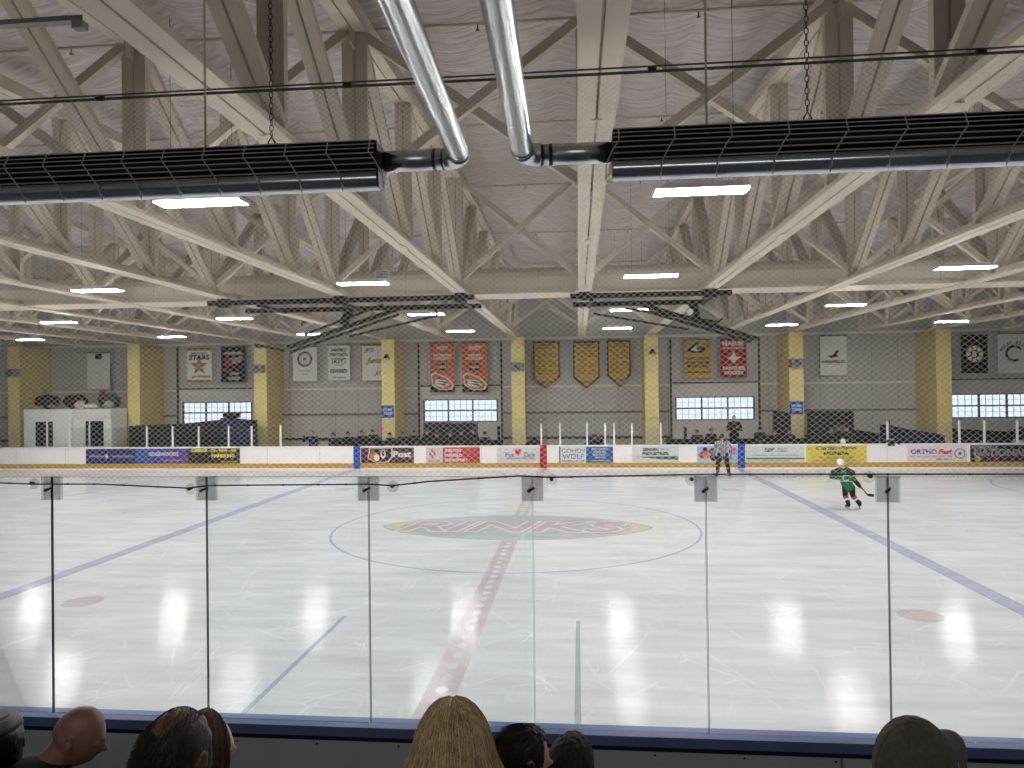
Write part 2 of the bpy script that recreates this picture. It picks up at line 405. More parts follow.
# ------------------------------------------------------------------ shielding glass in front of the stand
seams = [-4.85,-3.62,-2.40,-1.16,.085,1.29,2.51,3.735,4.96,6.18]
ordw = ['leftmost','second from the left','third from the left','fourth from the left','fifth from the left','sixth from the left','seventh from the left','rightmost']
for k in range(8):
    x0, x1 = seams[k]+.003, seams[k+1]-.003
    t = thing('safety_glass', ((x0+x1)/2,-12.95,1.07), 'tall clear shielding glass pane, %s pane along the near boards' % ordw[k], 'rink glass', 'shielding glass panes on the near boards')
    tint = glassB if k in (3,4) else glassA
    MB().box((x0+.002,-12.956,1.07),(x1-.002,-12.944,2.87)).build('pane', tint, t)
    e = MB(); SE = {2:edge,3:edge2,4:edge2,5:edge4,6:edge3,7:edge3,8:edge2}
    e.box((x0,-12.957,1.07),(x0+.002,-12.943,2.87), SE.get(k,edge2)); e.box((x1-.002,-12.957,1.07),(x1,-12.943,2.87), SE.get(k+1,edge2))
    e.box((x0,-12.957,2.87),(x1,-12.943,2.873), edge3)
    e.build('edge_trim', None, t)
for k in range(1,9):
    x = seams[k]
    t = thing('glass_clip', (x,-12.97,2.70), 'square smoked plastic clip over the %s glass seam from the left' % ['first','second','third','fourth','fifth','sixth','seventh','eighth'][k-1], 'glass clip', 'square clips over the glass seams')
    MB().box((x-.077,-12.966,2.695),(x+.077,-12.960,2.875)).box((x-.077,-12.94,2.695),(x+.077,-12.934,2.875)).build('plate', clipm, t)
    MB().tube([(x-.02,-12.99,2.775),(x+.012,-12.96,2.79)], .010, 8).ball((x-.022,-12.99,2.773), .014, None, 8, 6).build('bolt', black, t)
discs = [(-2.54,2.83),(-1.28,2.79),(.27,2.81),(1.43,2.86),(2.41,2.86),(3.61,2.88)]
for i,(x,z) in enumerate(discs):
    t = thing('cable_anchor', (x,-12.97,z), 'round clear plastic anchor disc holding the net cable, %s from the left' % ['first','second','third','fourth','fifth','sixth'][i], 'anchor', 'round anchors along the glass top')
    MB().tube([(x,-12.964,z-.01),(x,-12.955,z-.01)], .042, 24).build('disc', discm, t)
    MB().tube([(x,-12.99,z-.005),(x,-12.96,z-.005)], .014, 8).build('bolt', mat('bolt grey',(50,54,52),.5), t)

# ------------------------------------------------------------------ protective netting
NT = thing('protective_netting', (1,-12.95,2.83), 'white diamond mesh safety netting stretched above the near glass', 'safety net')
pts = [(-4.5,2.83),(-2.83,2.83),(-2.54,2.82),(-2.0,2.82),(-1.28,2.79),(-1.13,2.81),(.09,2.82),(.27,2.81),(.54,2.84),(1.2,2.88),(1.43,2.87),(2.47,2.89),(3.61,2.89),(6.5,2.89)]
mb = MB(); dx, dz = .0505, .0395
def zb(x):
    for (a,p),(b,q) in zip(pts, pts[1:]):
        if a <= x <= b: return p+(q-p)*(x-a)/(b-a)
    return 2.85
X0, X1, Z1 = -4.5, 6.5, 5.76
for sg in (1,-1):
    L_ = 2.93*dx/dz; n0 = int((X1-X0+L_)/dx)+2
    for i in range(n0):
        xa = X0-(L_ if sg > 0 else 0)+i*dx
        P = []
        NS = 9
        for k in range(NS+1):
            u = k/NS; x = xa + sg*L_*u; z = 2.84+(Z1-2.84)*u
            P.append((x, z))
        P = [p for p in P if X0 <= p[0] <= X1]
        if len(P) < 2: continue
        Q = [(x + .010*noise.noise((x*.9, z*.9, 3)), -12.93 + .03*noise.noise((x*.5, z*.7, 9)) + .002*sg, z + .012*noise.noise((x*1.1, z*.8, 0))) for x,z in P]
        mb.tube(Q, .00095, 6, strand, False)
mb.build('mesh', None, NT)
MB().tube([(-4.5,-12.93,Z1),(-1,-12.93,Z1+.005),(2,-12.93,Z1-.005),(6.5,-12.93,Z1)], .011, 8).tube([(-4.5,-12.925,Z1+.035),(6.5,-12.925,Z1+.035)], .007, 8).build('top_cable', mat('dark steel cable', (70,72,72), .45), NT)
MB().tube([(x,-12.985,z) for x,z in pts], .0055, 8).build('bottom_cable', cable, NT)
for i in range(46):
    x = -4.4+i*.24+random.uniform(-.04,.04)
    if -3 < x < 4.8: MB().ball((x,-12.985,zb(x)), (.011,.009,.009), None, 8, 6).build('cable_tie', cable, NT)
for x in (-2.0,-.05,2.18,4.4): MB().tube([(x-.03,-12.93,Z1+.01),(x+.03,-12.93,Z1+.01)], .02, 8).build('cable_clamp', cable, NT)
for x in (-4.2,5.1):
    MB().tube([(x,-12.93,Z1),(x,-12.93,ztop(-12.93))], .010, 6).build('hanger_rod', steel2, NT)

# ------------------------------------------------------------------ roof trusses
nodeY = [-.3+2.72*n for n in range(-8,7)]
def truss_mesh():
    ch = MB(); H = 6.03
    for s in (-1,1): ch.box((s*.012,-22.2,H),(s*.178,16.4,H+.03)); ch.box((s*.02,-22.2,H+.03),(s*.05,16.4,H+.18))
    for s in (-1,1): ch.box((s*.165,-22.2,H+.03),(s*.178,16.4,H+.06))
    for y in nodeY[::2]: ch.box((-.05,y-.18,H-.012),(.05,y+.18,H+.01))
    tc = MB()
    for a,b in zip(nodeY, nodeY[1:]):
        for s in (-1,1): tc.beam((s*.095,a,ztop(a)),(s*.095,b,ztop(b)),.165,.22,(1,0,0))
    posts = []; diags = []
    for i,y in enumerate(nodeY):
        m = MB(); w = .178 if i % 3 == 2 else .14
        for s in (-1,1): m.box((s*.012,y-.05,H+.03),(s*w,y+.05,ztop(y)))
        m.box((-.012,y-.24,H+.05),(.012,y+.24,H+.36)); m.box((-.012,y-.24,ztop(y)-.34),(.012,y+.24,ztop(y)))
        posts.append(m)
    for i,(a,b) in enumerate(zip(nodeY, nodeY[1:])):
        m = MB(); up, lo = (a,b) if (a+b)/2 < 0 else (b,a)
        for s in (-1,1): m.beam((s*.078,up,ztop(up)-.1),(s*.078,lo,H+.15),.128,.09,(1,0,0))
        diags.append(m)
    return ch.mesh('bottom_chord', steel), tc.mesh('top_chord', steel2), [p.mesh('post', steel2) for p in posts], [d.mesh('diagonal', steel2) for d in diags]
TM = truss_mesh()
def TX(k): return 1.83+3.225*k
num = {1:'first',2:'second',3:'third',4:'fourth',5:'fifth',6:'sixth',7:'seventh',8:'eighth',9:'ninth',10:'tenth'}
def vis(x, y, z=7.4, mg=90):        # is this place inside the view (so that parts nobody sees are left out)
    d = Vector((x,y,z))-CP; zz = d.dot(CF)
    if zz < .6: return False
    px = 512+FPX*d.dot(CR)/zz; py = 384-FPX*d.dot(CU)/zz
    return -mg < px < 1024+mg and -260 < py
FPX, yaw, pit, rol = 710.71, .0926, .0078, -.0119
CP = Vector((1.626,-18.056,3.498))
CF = Vector((-sin(yaw)*cos(pit), cos(yaw)*cos(pit), sin(pit))); _r = Vector((cos(yaw), sin(yaw), 0)); _u = _r.cross(CF)
CR = cos(rol)*_r + sin(rol)*_u; CU = -sin(rol)*_r + cos(rol)*_u
for k in range(-9,8):
    x = TX(k)
    lb = 'cream steel roof truss running straight over the camera, the middle one' if k == 0 else 'cream steel roof truss, %s to the %s of the middle one' % (num[abs(k)], 'left' if k < 0 else 'right')
    t = thing('roof_truss', (x,0,0), lb, 'roof truss', 'parallel steel roof trusses')
    def pc(me, nm):
        o = bpy.data.objects.new(nm, me); o.parent = t; COL.objects.link(o)
    pc(TM[0],'bottom_chord'); pc(TM[1],'top_chord')
    for i,y in enumerate(nodeY):
        if vis(x,y): pc(TM[2][i],'post')
    for i,(a,b) in enumerate(zip(nodeY, nodeY[1:])):
        if vis(x,a) or vis(x,b): pc(TM[3][i],'diagonal')
# crossed braces between neighbouring trusses
def brace(k, n):
    y = nodeY[n]; x0, x1 = TX(k)+.1, TX(k+1)-.1; zt = ztop(y)-.12
    row = {5:'nearest row',8:'row over mid ice',11:'row over the far ice',13:'row above the benches'}[n]
    nm = ('right beside the middle truss' if k == 0 else 'left beside the middle truss' if k == -1 else
          'in the %s bay %s of the middle truss' % (num[k+1 if k > 0 else -k], 'right' if k > 0 else 'left'))
    t = thing('cross_brace', ((x0+x1)/2,y,6.3), 'crossed struts %s, %s' % (nm, row), 'cross brace', 'crossed braces between the trusses')
    for s,(a,b) in ((-1,(6.28,zt)),(1,(zt,6.28))):
        MB().beam((x0,y+s*.06,a),(x1,y+s*.06,b),.12,.13,(0,1,0)).build('strut', steel2, t)
for n in (5,8,11,13):
    for k in range(-9,7):
        if vis((TX(k)+TX(k+1))/2, nodeY[n], 7.4, 60): brace(k, n)

# long ventilation duct crossing under the roof
t = thing('ventilation_duct', (0,1.2,6.05), 'long cream ventilation duct with seams crossing the hall at truss level', 'duct')
mb = MB(); prof = [(.86,6.12),(.85,6.5),(.9,6.64),(1.02,6.75),(1.2,6.8),(1.5,6.8),(1.72,6.7),(1.8,6.5),(1.8,6.12)]
mb.prism([(-33,y,z) for y,z in prof][::-1], (66,0,0)); mb.build('casing', mat('cream duct casing', (228,220,202), .5, var=.05, scale=1), t)
for i in range(-9,8):
    a, b = TX(i)+.25, TX(i+1)-.25
    MB().box((a,.80,6.05),(b,.95,6.12)).box((a,.95,6.05),(b,1.85,6.07)).build('bottom_flange', steel, t)
mb = MB()
for i in range(-54,54):
    x = i*.6; mb.add([(x+dx2, y-.006 if y < 1.3 else y+.006, z+(.006 if z > 6.6 else 0)) for dx2 in (-.008,.008) for y,z in prof[:5]], [(j, j+1, j+6, j+5) for j in range(4)])
mb.build('seams', steel2, t)
mb = MB().box((-3.85,.82,6.54),(-3.42,.85,6.78), whitep)
for i in range(5): mb.box((-3.81,.812,6.57+i*.04),(-3.46,.82,6.585+i*.04), dark)
mb.build('register_grille', None, t)

# sprinkler pipes
for i,(y,lb) in enumerate([(-11.9,'over the net'),(-7.6,'next row past the net'),(-3.05,'over the near half of the ice'),(2.0,'just past mid ice'),(7.1,'over the far half of the ice'),(12.2,'nearest the far wall')]):
    t = thing('sprinkler_pipe', (0,y,zc(y)-.45), 'thin sprinkler pipe under the foil roof, %s' % lb, 'pipe', 'sprinkler pipes under the roof')
    z = zc(y)-.24
    MB().tube([(-33,y,z),(33,y,z)], .024, 8).build('pipe', steel2, t)
    for j in range(-8,9):
        x = TX(j)+1.6
        if vis(x, y, z, 30):
            MB().tube([(x,y,z),(x,y,z-.09)], .012, 6).tube([(x,y,z-.09),(x,y,z-.10)], .03, 8).build('sprinkler_head', mat('brass', (120,96,60), .4, metal=.7), t)

t = thing('steel_angle', (-3.4,-13.5,6.05), 'grey steel angle strut ending in mid air, upper left corner', 'strut')
MB().box((-5.6,-13.53,6.05),(-1.74,-13.47,6.062)).box((-5.6,-13.476,6.062),(-1.74,-13.47,6.115)).build('angle', mat('grey zinc strut',(150,150,144),.5), t)
MB().box((-1.78,-13.53,6.0),(-1.70,-13.47,6.05)).build('end_foot', mat('grey zinc strut',(150,150,144),.5), t)
for x in (-4.6,-2.6): MB().tube([(x,-13.5,6.11),(x,-13.5,ztop(-13.5)+.3)], .005, 6).build('hanger_rod', steel2, t)
# ceiling lights
LX = [-21.75,-15.35,-9.32,-3.08,3.2,9.55,15.8]; LY = [(-9.25,'nearest row'),(-2.7,'second row'),(3.85,'third row'),(10.4,'farthest row')]
sidew = ['leftmost column','second column from the left','third column from the left','column left of the middle truss','column right of the middle truss','second column from the right','rightmost column']
housing_bm = None; proto = None
for j,(ly,rl) in enumerate(LY):
    for i,lx in enumerate(LX):
        inview = vis(lx, ly, 5.93, 20)
        if proto is None:
            proto = thing('ceiling_light', (lx,ly,5.93), 'x', 'ceiling light', 'rectangular ceiling lights')
            mb = MB(); 
            mb.box((lx-.57,ly-.14,5.95),(lx+.57,ly+.14,5.975)); mb.box((lx-.57,ly-.14,5.93),(lx-.55,ly+.14,5.95)); mb.box((lx+.55,ly-.14,5.93),(lx+.57,ly+.14,5.95))
            mb.prism([(lx-.48,ly-.12,5.975),(lx+.48,ly-.12,5.975),(lx+.42,ly-.12,6.03),(lx-.42,ly-.12,6.03)], (0,.24,0)); mb.build('housing', whitep, proto)
            mb = MB(); mb.box((lx-.548,ly-.135,5.932),(lx+.548,ly+.135,5.945)); mb.build('diffuser', led, proto)
            for s in (-1,1): MB().tube([(lx+s*.4,ly,6.03),(lx+s*.4,ly,8.3)], .003, 5).build('suspension_wire', cable, proto)
            o = proto
        else: o = copy_tree(proto)
        ox, oy = {(0,3):(.04,-.12),(0,4):(-.06,.2)}.get((j,i),(0,0))
        o.location = (lx+ox,ly+oy-(.2 if j == 0 else 0),5.87)
        o['label'] = 'lit rectangular ceiling light, %s, %s' % (rl, sidew[i])

# ------------------------------------------------------------------ yellow columns on the far side
cx = [-27.1,-20.62,-14.0,-7.56,-1.22,5.07,11.65,18.12]
clab = ['leftmost','second from the left','third from the left','fourth from the left','left of the three pennants','right of the three pennants','second from the right','rightmost']
for x,l in zip(cx, clab):
    t = thing('column', (x,15.76,0), 'tall yellow wall column, %s' % l, 'column', 'yellow columns along the far wall')
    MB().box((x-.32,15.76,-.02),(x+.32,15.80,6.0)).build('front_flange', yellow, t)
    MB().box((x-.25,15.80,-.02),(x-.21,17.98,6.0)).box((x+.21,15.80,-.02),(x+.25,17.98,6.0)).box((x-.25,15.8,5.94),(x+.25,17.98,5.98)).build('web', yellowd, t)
    MB().box((x-.26,15.755,-.0),(x+.26,15.759,1.6)).build('scuffed_base', mat('scuffed pale yellow', (212,196,140), .6, var=.12, scale=4), t)
for i,(x,z) in enumerate([(-7.58,5.1),(5.1,5.13),(-14.0,5.72)]):
    t = thing('floodlight', (x,15.7,z), 'small black floodlight mounted on %s' % ['the column left of the orange banners','the column right of the pennants','the third column from the left'][i], 'floodlight', 'floodlights on the columns')
    MB().tube([(x,15.60,z+.16),(x+.01,15.55,z-.06)], [.07,.17], 14).tube([(x,15.76,z+.15),(x,15.62,z+.12)], .03, 8).build('housing', black, t)
    MB().tube([(x+.01,15.549,z-.055),(x+.012,15.545,z-.085)], [.15,.12], 14).build('lens', mat('lamp lens', (235,235,230), .2), t)
for i,(x,z) in enumerate([(-27.05,4.64),(-14.05,4.66),(-1.24,4.57),(11.62,4.56)]):
    t = thing('loudspeaker', (x,15.5,z-.2), 'grey loudspeaker box mounted on %s' % ['the leftmost yellow column','the third column from the left','the column beside the left pennant','the column left of the fox banner'][i], 'loudspeaker', 'grey loudspeakers on the columns')
    MB().prism([(x-.24,15.45,z-.2),(x+.24,15.45,z-.2),(x+.3,15.762,z-.17),(x-.3,15.762,z-.17)], (0,0,.38)).build('cabinet', mat('grey speaker shell', (128,130,130), .6), t)
    MB().tube([(x,15.45,z),(x,15.43,z)], .15, 20).tube([(x,15.43,z),(x,15.425,z)], .07, 12).build('grille', mat('speaker grille', (84,86,86), .7), t)
mb = MB().box((-1.36,15.62,2.95),(-1.08,15.762,3.34)); tag(mb.build('electrical_box', mat('cream box',(210,196,150),.5)), 'cream electrical box on the column beside the left pennant', 'electrical box')
for x,l in ((-7.58,'left of the orange banners'),(11.62,'beside the black curtain')):
    t = thing('wall_sign', (x,15.73,2.2), 'square blue sign with white lettering on the column %s' % l, 'sign', 'blue column signs')
    MB().box((x-.3,15.725,2.2),(x+.3,15.75,2.8)).build('sign_panel', blue, t)
    mb = MB(); letters(mb,'HOME',x,2.6,.42,.12,15.72,whitep,.02); letters(mb,'TEAM',x,2.42,.42,.14,15.72,whitep,.02); mb.build('lettering', whitep, t)
    part(MB().box((x-.27,15.745,1.3),(x+.27,15.754,2.15)).build('notice_sheet', mat('buff notice sheet', (214,196,140), .7, var=.15, scale=9), t), 'buff paper notice under the sign')

# ------------------------------------------------------------------ banners on the far wall
def cm(n, c): return mat(n, c, .75, var=.03, scale=3)
W_, K_, O_, Y_, R_, M_ = cm('banner white',(226,224,218)), cm('banner black',(26,24,26)), cm('banner orange',(196,108,60)), cm('banner gold',(190,152,62)), cm('banner red',(160,38,50)), cm('banner maroon',(74,32,44))
N_ = cm('banner navy',(40,44,72)); P_ = cm('banner purple',(84,60,100)); G_ = cm('banner grey',(150,150,150))
YB = 17.6
def banner(x0,x1,z0,z1,base,label,texts=(),extra=None,point=0,border=None,name='hanging_banner'):
    t = thing(name, ((x0+x1)/2,YB,z0), label, 'banner', 'hockey banners on the far wall')
    mb = MB(); w = x1-x0
    def sheet(m, e, y, th=.015):
        p = [(x0+e,y,z1-e),(x1-e,y,z1-e),(x1-e,y,z0+point+e*.6),(x0+e,y,z0+point+e*.6)]
        if point: p = [(x0+e,y,z1-e),(x1-e,y,z1-e),(x1-e,y,z0+point+e*.6),((x0+x1)/2,y,z0+e),(x0+e,y,z0+point+e*.6)]
        mb.prism(p, (0,th,0), m)
    if border: sheet(border, 0, YB); sheet(base, .07, YB-.006, .01)
    else: sheet(base, 0, YB)
    mb.build('cloth', None, t)
    MB().tube([(x0-.03,YB,z1),(x1+.03,YB,z1)], .02, 8).tube([(x0+.1,YB,z1),(x0+.1,YB+.39,z1+.15)], .008, 5).tube([(x1-.1,YB,z1),(x1-.1,YB+.39,z1+.15)], .008, 5).build('hanging_rod', dark, t)
    mb = MB(); y = YB-.012
    for s,u,v,tw,th,m,*b in texts: letters(mb, s, x0+u*w, z0+v*(z1-z0), tw*w, th*(z1-z0), y, m, b[0] if b else .02, b[1] if len(b) > 1 else 0)
    if texts: mb.build('lettering', None, t)
    if extra:
        mb = MB(); extra(mb, lambda u: x0+u*w, lambda v: z0+v*(z1-z0), y-.002); mb.build('emblem', None, t)
def disc(mb,X,Z,y,cx_,cz_,rx,rz,m,n=28,a0=0,a1=2*pi): mb.flat([(cx_+rx*cos(a0+(a1-a0)*k/n), y, cz_+rz*sin(a0+(a1-a0)*k/n)) for k in range(n+ (0 if a1-a0>=2*pi-.01 else 1))], m)
def star(mb,X,Z,y):
    c = (X(.5),Z(.48)); mb.flat([(c[0]+(r:=.46 if k%2==0 else .19)*sin(pi*k/5), y, c[1]+r*1.05*cos(pi*k/5)) for k in range(10)], K_)
    mb.flat([(c[0]+(r:=.36 if k%2==0 else .15)*sin(pi*k/5), y-.003, c[1]+r*1.05*cos(pi*k/5)) for k in range(10)], Y_)
    mb.box((X(0),y,Z(.94)),(X(1),y+.004,Z(1)),Y_); mb.box((X(0),y,Z(0)),(X(1),y+.004,Z(.07)),Y_)
banner(-18.85,-17.5,4.08,5.84,W_,'white and gold banner with a gold star, hanging above the leftmost window', [('MILFORD',.5,.86,.66,.07,K_),('STARS',.5,.74,.84,.15,K_,.05),('Ice Hockey',.58,.16,.78,.12,K_,.02,.2)], star)
def wing(mb,X,Z,y):
    mb.flat([(X(.15),y,Z(.66)),(X(.5),y,Z(.68)),(X(.95),y,Z(.74)),(X(.8),y,Z(.56)),(X(.5),y,Z(.5)),(X(.2),y,Z(.46))], G_)
    mb.flat([(X(.12),y-.003,Z(.66)),(X(.46),y-.003,Z(.66)),(X(.46),y-.003,Z(.46)),(X(.2),y-.003,Z(.44))], R_)
    mb.flat([(X(.1),y-.002,Z(.4)),(X(.4),y-.002,Z(.38)),(X(.5),y-.002,Z(.32)),(X(.15),y-.002,Z(.3))], R_)
banner(-16.98,-15.68,4.06,5.9,K_,'black banner with a red and grey winged emblem, beside the star banner', [('WARRIORS',.5,.82,.74,.08,W_,.03),('TEAM',.55,.24,.36,.07,W_),('HOCKEY',.55,.10,.5,.09,W_,.03)], wing)
banner(-24.44,-23.16,3.78,5.72,W_,'plain whitish banner with a small dark patch above the booth', [('TEAM',.5,.45,.3,.02,G_)], lambda mb,X,Z,y: mb.box((X(.36),y,Z(.82)),(X(.66),y+.003,Z(.97)),K_))
def ringb(mb,X,Z,y):
    c = (X(.5),Z(.64)); n=40
    for r0,r1,m in ((.40,.31,P_),(.28,.26,P_)):
        vs=[(c[0]+r*cos(2*pi*k/n),y,c[1]+r*sin(2*pi*k/n)) for k in range(n) for r in (r0,r1)]; mb.add(vs,[(2*k,2*k+1,(2*k+3)%(2*n),(2*k+2)%(2*n)) for k in range(n)],m)
    letters(mb,'H',c[0],c[1],.16,.26,y-.003,M_,.04)
banner(-13.08,-11.81,4.06,5.84,W_,'white banner with a purple ring emblem right of the third yellow column', [('SOUTHBURY',.5,.31,.55,.04,G_),('HOCKEY',.5,.2,.3,.04,G_)], ringb)
def shield(mb,X,Z,y):
    for e,m,d in ((0,K_,0),(.04,W_,.003)):
        mb.flat([(X(.18)+e,y-d,Z(.62)-e),(X(.82)-e,y-d,Z(.62)-e),(X(.8)-e,y-d,Z(.48)),(X(.5),y-d,Z(.4)+e),(X(.2)+e,y-d,Z(.48))], m)
    letters(mb,'KIT',X(.5),Z(.53),.5,.2,y-.006,K_,.02)
banner(-11.21,-10.06,4.09,5.9,W_,'white banner with brown and black block lettering and shield', [('FAIRFIELD',.5,.86,.72,.09,M_,.04),('HIGH SCHOOL',.5,.73,.84,.1,M_,.04),('ICE HOCKEY',.5,.26,.8,.11,K_,.05),('STATE CHAMPIONS',.5,.07,.62,.04,K_)], shield)
banner(-9.46,-8.1,4.01,5.88,W_,'white banner edged in gold, partly behind the fourth yellow column', [('JETS',.32,.84,.38,.13,M_,.02,.3),('Jets',.5,.55,.7,.2,Y_,.05,.3),('JETS',.68,.2,.38,.13,M_,.02,.3)], None, 0, Y_)
def post_art(c):
    def f(mb,X,Z,y):
        mb.flat([(X(0),y,Z(0)),(X(1),y,Z(0)),(X(1),y,Z(.10)),(X(.6),y,Z(.06)),(X(0),y,Z(.16))], M_)
        mb.box((X(.3),y,Z(.44)),(X(.7),y+.003,Z(.58)),N_)
        letters(mb,'NE10',X(.5),Z(.51),.42,.16,y-.004,W_,.03)
        mb.flat([(X(.03),y-.001,Z(.36)),(X(.2),y-.001,Z(.40)),(X(.7),y-.001,Z(.30)),(X(.97),y-.001,Z(.16)),(X(.9),y-.001,Z(.05)),(X(.4),y-.001,Z(.04)),(X(.08),y-.001,Z(.14))], W_)
        mb.flat([(X(.07),y-.003,Z(.33)),(X(.2),y-.003,Z(.37)),(X(.66),y-.003,Z(.28)),(X(.9),y-.003,Z(.15)),(X(.84),y-.003,Z(.07)),(X(.42),y-.003,Z(.06)),(X(.12),y-.003,Z(.16))], O_)
        mb.flat([(X(.2),y-.005,Z(.26)),(X(.6),y-.005,Z(.24)),(X(.8),y-.005,Z(.14)),(X(.5),y-.005,Z(.09)),(X(.2),y-.005,Z(.14))], W_)
        for q in (.2,.15): mb.flat([(X(.25),y-.007,Z(q+.03)),(X(.6),y-.007,Z(q+.015)),(X(.72),y-.007,Z(q-.03)),(X(.5),y-.007,Z(q-.01))], M_)
    return f
banner(-5.86,-4.6,3.41,5.92,O_,'left one of the two orange hockey banners over the window, maroon foot', [('POST',.5,.89,.46,.08,W_,.03),("WOMEN'S",.5,.75,.78,.055,W_,.03),('HOCKEY',.5,.68,.7,.055,W_,.03)], post_art(0))
banner(-4.21,-2.91,3.39,5.89,O_,'right one of the two orange hockey banners over the window, maroon foot', [('POST',.5,.89,.46,.08,W_,.03),("MEN'S",.5,.75,.5,.055,W_,.03),('HOCKEY',.5,.68,.7,.055,W_,.03)], post_art(1))
def lines(seed):
    rnd = random.Random(seed); L = [('CHAMPIONS' if seed != 2 else 'TITLE WINNERS',.5,.93,.55,.035,K_,.03),('LEAGUE HOCKEY',.5,.87,.78,.035,K_,.02)]
    for i in range(10):
        L.append((rnd.choice(['1998  2001','2003  2004','MITES  SQUIRTS','PEEWEE  BANTAM','2010  2012','SQUIRTS A','STATE  FINALS']), .3+.03*rnd.random(), .79-i*.052, .34, .026, K_, .02))
        if rnd.random() < .8: L.append((rnd.choice(['2007  2009','BANTAM','MIDGET A','PEEWEE B']), .73, .79-i*.052, .3, .026, K_, .02))
    return L + [('WILDCATS',.5,.14,.42,.05,K_,.03,.2)]
banner(-.6,.73,3.52,5.88,Y_,'gold pennant with black edge and rows of small text, left of the three', lines(1), None, .55, K_, 'pennant')
banner(1.4,2.71,3.5,5.85,Y_,'gold pennant with black edge and rows of small text, middle of the three', lines(2), None, .55, K_, 'pennant')
banner(3.09,4.24,3.58,5.87,Y_,'gold pennant with black edge and rows of small text, right of the three', lines(3), None, .55, K_, 'pennant')
def swoosh(mb,X,Z,y):
    mb.flat([(X(.05),y,Z(.7)),(X(.5),y,Z(.97)),(X(.62),y,Z(.9)),(X(.42),y,Z(.8)),(X(.95),y,Z(.84)),(X(.7),y,Z(.66)),(X(.35),y,Z(.66))], N_)
    mb.flat([(X(.25),y-.003,Z(.74)),(X(.5),y-.003,Z(.88)),(X(.45),y-.003,Z(.76)),(X(.62),y-.003,Z(.72)),(X(.4),y-.003,Z(.7))], W_)
    mb.flat([(X(.6),y-.003,Z(.92)),(X(.95),y-.003,Z(.9)),(X(.85),y-.003,Z(.76))], O_)
    mb.box((X(0),y,Z(.14)),(X(1),y+.003,Z(.17)),K_)
banner(6.86,8.13,3.95,5.84,Y_,'gold banner with a dark swoosh emblem above the window right of the pennants', [('AMITY NORTH',.5,.51,.86,.07,K_,.04),('HAVEN CHESHIRE',.5,.41,.9,.07,K_,.04),('SPARTANS',.5,.31,.8,.07,K_,.05)], swoosh)
def mas(mb,X,Z,y):
    mb.flat([(X(.25),y,Z(.5)),(X(.42),y,Z(.55)),(X(.5),y,Z(.68)),(X(.6),y,Z(.54)),(X(.8),y,Z(.52)),(X(.62),y,Z(.46)),(X(.52),y,Z(.36)),(X(.42),y,Z(.44))], W_)
banner(8.59,9.86,3.97,5.86,R_,'red banner with white block lettering and pale emblem, beside the swoosh banner', [('MASUK',.5,.88,.84,.12,W_,.05),('HIGH SCHOOL',.5,.76,.8,.06,W_,.02),('PANTHER',.52,.24,.86,.09,W_,.05),('HOCKEY',.52,.12,.74,.1,W_,.05)], mas)
def fox(mb,X,Z,y):
    mb.flat([(X(.28),y,Z(.5)),(X(.5),y,Z(.52)),(X(.62),y,Z(.64)),(X(.7),y,Z(.6)),(X(.62),y,Z(.54)),(X(.68),y,Z(.46)),(X(.52),y,Z(.46)),(X(.45),y,Z(.42))], M_)
    mb.flat([(X(.5),y-.003,Z(.57)),(X(.74),y-.003,Z(.63)),(X(.62),y-.003,Z(.57))], K_)
banner(13.33,14.56,4.01,5.92,W_,'white banner with a small red and black running emblem, right of the seventh column', [('FAIRFIELD',.5,.34,.88,.07,M_,.04),('YOUTH HOCKEY',.5,.27,.7,.025,G_)], fox)
def spoke(mb,X,Z,y):
    c = (X(.5),Z(.5)); n = 40
    disc(mb,X,Z,y,c[0],c[1],.40,.40,Y_); disc(mb,X,Z,y-.002,c[0],c[1],.36,.36,W_)
    for k in range(8):
        a = pi*k/4+pi/8; mb.flat([(c[0]+.15*cos(a-.1),y-.004,c[1]+.15*sin(a-.1)),(c[0]+.37*cos(a-.09),y-.004,c[1]+.37*sin(a-.09)),(c[0]+.37*cos(a+.09),y-.004,c[1]+.37*sin(a+.09)),(c[0]+.15*cos(a+.1),y-.004,c[1]+.15*sin(a+.1))], K_)
    disc(mb,X,Z,y-.005,c[0],c[1],.2,.2,K_); letters(mb,'B',c[0],c[1],.2,.28,y-.008,W_,.05)
banner(19.81,21.0,4.01,5.84,K_,'black banner with a round spoked emblem above the right window', [], spoke)
def arc(mb,X,Z,y):
    c = (X(.5),Z(.5)); n = 30
    vs = [(c[0]+r*cos(.45+4.9*k/n),y,c[1]+r*sin(.45+4.9*k/n)) for k in range(n+1) for r in (.40,.28)]
    mb.add(vs,[(2*k,2*k+1,2*k+3,2*k+2) for k in range(n)],N_)
    for i,ch in enumerate('POLAR BEARS'):
        if ch == ' ': continue
        a = pi-.35-(pi-.7)*i/10; vs_, fs_, asp = text_raw(ch,.03,0); ca, sa = cos(a-pi/2), sin(a-pi/2)
        p = (c[0]+.58*cos(a), c[1]+.52*sin(a)); mb.add([(p[0]+(u*.1)*ca-(v*.17)*sa, y, p[1]+(u*.1)*sa+(v*.17)*ca) for u,v in vs_], fs_, N_)
banner(21.47,22.87,3.99,5.86,W_,'white banner with a navy open ring and arched lettering at the right edge', [], arc)

